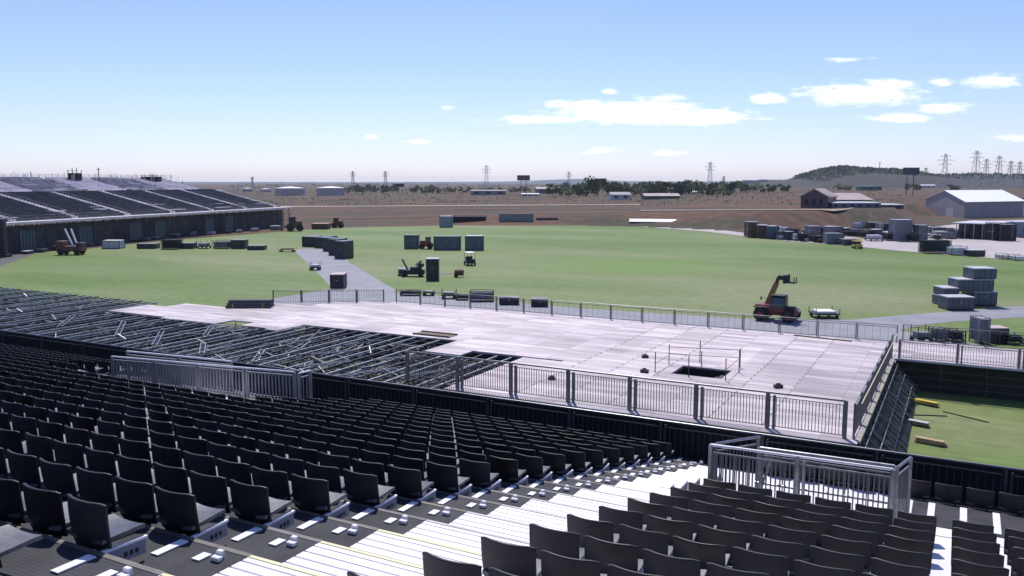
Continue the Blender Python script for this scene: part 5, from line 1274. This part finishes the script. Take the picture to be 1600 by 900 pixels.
# billboards / floodlight frames
def board(px, yt, yb, x0, x1, Z, lab, mface):
    a = atf(x0, yt, Z); b2 = atf(x1, yb, Z); w = (x1 - x0) / F * Z; zt_, zb_ = a.z, b2.z; q = atf(px, yt, Z); g0 = hgt(px, Z)
    r = thing('billboard', lab, 'billboard', (q.x, q.y, g0 - .2), FACE)
    k = MB(); k.bb(-w / 2, w / 2, -.4, .4, zb_ - g0, zt_ - g0); k.obj('panel', mface, r)
    k = MB(); t_ = .004 * w + .15
    for sx in (-1, 1): k.bb(sx * w / 2 - t_, sx * w / 2 + t_, -.5, .5, zb_ - g0 - .2, zt_ - g0 + .2)
    k.bb(-w / 2, w / 2, -.5, .5, zt_ - g0, zt_ - g0 + .3); k.bb(-w / 2, w / 2, -.5, .5, zb_ - g0 - .3, zb_ - g0); k.obj('frame', m_dark, r)
    for sx in (-.22, .22): k = MB(); k.bar((sx * w, .6, -1), (sx * w, .6, (zt_ + zb_) / 2 - g0), w * .04); k.obj('post', m_dark, r)
board(818, 274, 281, 809, 828, 620, 'reddish brown billboard on two posts in the centre distance', mat('reddish_board', (.14, .06, .06), .6))
board(1424, 262, 271.5, 1412, 1436, 560, 'dark navy billboard standing before the right hill', mat('navy_board', (.02, .03, .06), .5))
board(938, 279, 285, 929, 947, 640, 'dark billboard rising behind the tall trees', m_dark)
board(625, 287, 291, 619, 632, 700, 'small dark billboard low over the left tree clump', m_dark)
# hills
def hill(name, prof, Z, depth, m, rough=0, seed=0, front=.6):
    rnd = random.Random(seed); k = MB(); rows = 9; P = []
    for px, y in prof:
        top = atf(px, y, Z).z
        for j in range(rows):
            f_ = j / (rows - 1); prof_ = sin(pi / 2 * min(1, f_ / front)) if f_ < front else cos(pi / 2 * (f_ - front) / (1 - front))
            ZZ = Z + (f_ - front) * depth; q = (px - 800) / F * Z
            hgt_ = -3 + (top + 3) * max(0, prof_) + (rnd.uniform(-rough, rough) if 0 < j < rows - 1 else 0)
            k.v.append((q * cY - ZZ * sY, q * sY + ZZ * cY, hgt_))
    for i in range(len(prof) - 1):
        for j in range(rows - 1): a = i * rows + j; k.f.append((a, a + rows, a + rows + 1, a + 1)); k.mi.append(0)
    return struct(k.obj(name, m, smooth=True)), k
def dense(tab, step, amp, seed):
    rnd = random.Random(seed); x = tab[0][0]; out = []
    while x <= tab[-1][0]: out.append((x, lerp_table(tab, x) + rnd.uniform(-amp, amp))); x += step
    return out
m_hill = mat('scrub_hill', (.040, .033, .036), .95, col2=(.022, .03, .024), scale=.012, detail=8)
hp = dense([(1150, 290), (1190, 286), (1230, 281), (1258, 272), (1285, 265), (1310, 262), (1335, 264), (1365, 266), (1395, 267), (1420, 272), (1450, 276), (1500, 274), (1560, 274), (1610, 275), (1750, 277), (2100, 282)], 5, .35, 4)
hill('hill', hp, 1400, 420, m_hill, rough=.8, seed=3)
m_far = mat('distant_range', (.05, .07, .085), .95, var=.2, scale=.002)
hill('distant_hills', dense([(-1500, 283), (-300, 284), (380, 284.3), (560, 284.6), (760, 284), (800, 283.5), (850, 281.5), (895, 279.5), (925, 280), (970, 283), (1100, 283.5), (1200, 282.5), (1400, 283), (3000, 284)], 12, .12, 9), 5200, 1500, m_far, rough=1)
# woodland on the hill ridge
k = MB(); rnd = random.Random(8)
for _ in range(2600):
    px = rnd.uniform(1236, 1640) if rnd.random() < .45 else rnd.uniform(1236, 1420); top = lerp_table(hp, px); f_ = rnd.random() ** 1.7 * .5
    Z = 1400 - f_ * 240; base = -3 + (atf(px, top, 1400).z + 3) * sin(pi / 2 * min(1, (.6 - f_ * 240 / 420) / .6)); q = (px - 800) / F * 1400
    c0 = Vector((q * cY - Z * sY, q * sY + Z * cY, base)); s_ = rnd.uniform(2.0, 4.6) * (1.1 if f_ < .05 else .75)
    for t_ in range(5):
        c = c0 + Vector((rnd.gauss(0, s_ * .5), rnd.gauss(0, s_ * .5), rnd.uniform(0, s_ * .8))); n1_ = Vector((rnd.gauss(0, 1), rnd.gauss(0, 1), rnd.gauss(0, 1))).normalized(); n2_ = n1_.orthogonal().normalized()
        k.add([c + n1_ * s_ * .4, c + n2_ * s_ * .4, c - n1_ * s_ * .4, c - n2_ * s_ * .4], [(0, 1, 2, 3)])
o = k.obj('hill_scrub', m_leaf[0]); tag(o, 'dark green scrub and trees covering the crest of the hill', 'woodland', kind='stuff')
# distant scrub patches on the plain
k = MB(); rnd = random.Random(18)
for _ in range(2600):
    px = rnd.uniform(360, 1640); yb = 287 + 34 * rnd.random() ** 2.2; p = gz(px, yb); s_ = rnd.uniform(.35, 1.1) * fwd(p) / 600
    if 1410 < px and 290 < yb: continue
    for t_ in range(3):
        c = p + Vector((rnd.gauss(0, s_ * 2.5), rnd.gauss(0, s_ * 2), rnd.uniform(0, s_ * .5))); n1_ = Vector((rnd.gauss(0, 1), rnd.gauss(0, 1), rnd.gauss(0, 1))).normalized(); n2_ = n1_.orthogonal().normalized()
        k.add([c + n1_ * s_ * .6, c + n2_ * s_ * .6, c - n1_ * s_ * .6, c - n2_ * s_ * .6], [(0, 1, 2, 3)])
o = k.obj('scrub', m_leaf[1]); tag(o, 'scattered low scrub over the brown plain', 'scrub', kind='stuff')

# ================================================================== HAZE
k = MB(); k.bb(-7000, 7000, -2500, 9600, -4, 75); hz = k.obj('haze', bpy.data.materials.new('haze_air')); struct(hz, 'stuff')
tag(hz, 'thin pale haze over the whole plain', 'haze')
hm = hz.data.materials[0]; hm.use_nodes = True; t = hm.node_tree; t.nodes.clear()
pv = t.nodes.new('ShaderNodeVolumePrincipled'); pv.inputs['Color'].default_value = (.80, .87, 1, 1); pv.inputs['Density'].default_value = .00007; pv.inputs['Anisotropy'].default_value = .3
mo = t.nodes.new('ShaderNodeOutputMaterial'); t.links.new(pv.outputs[0], mo.inputs['Volume'])
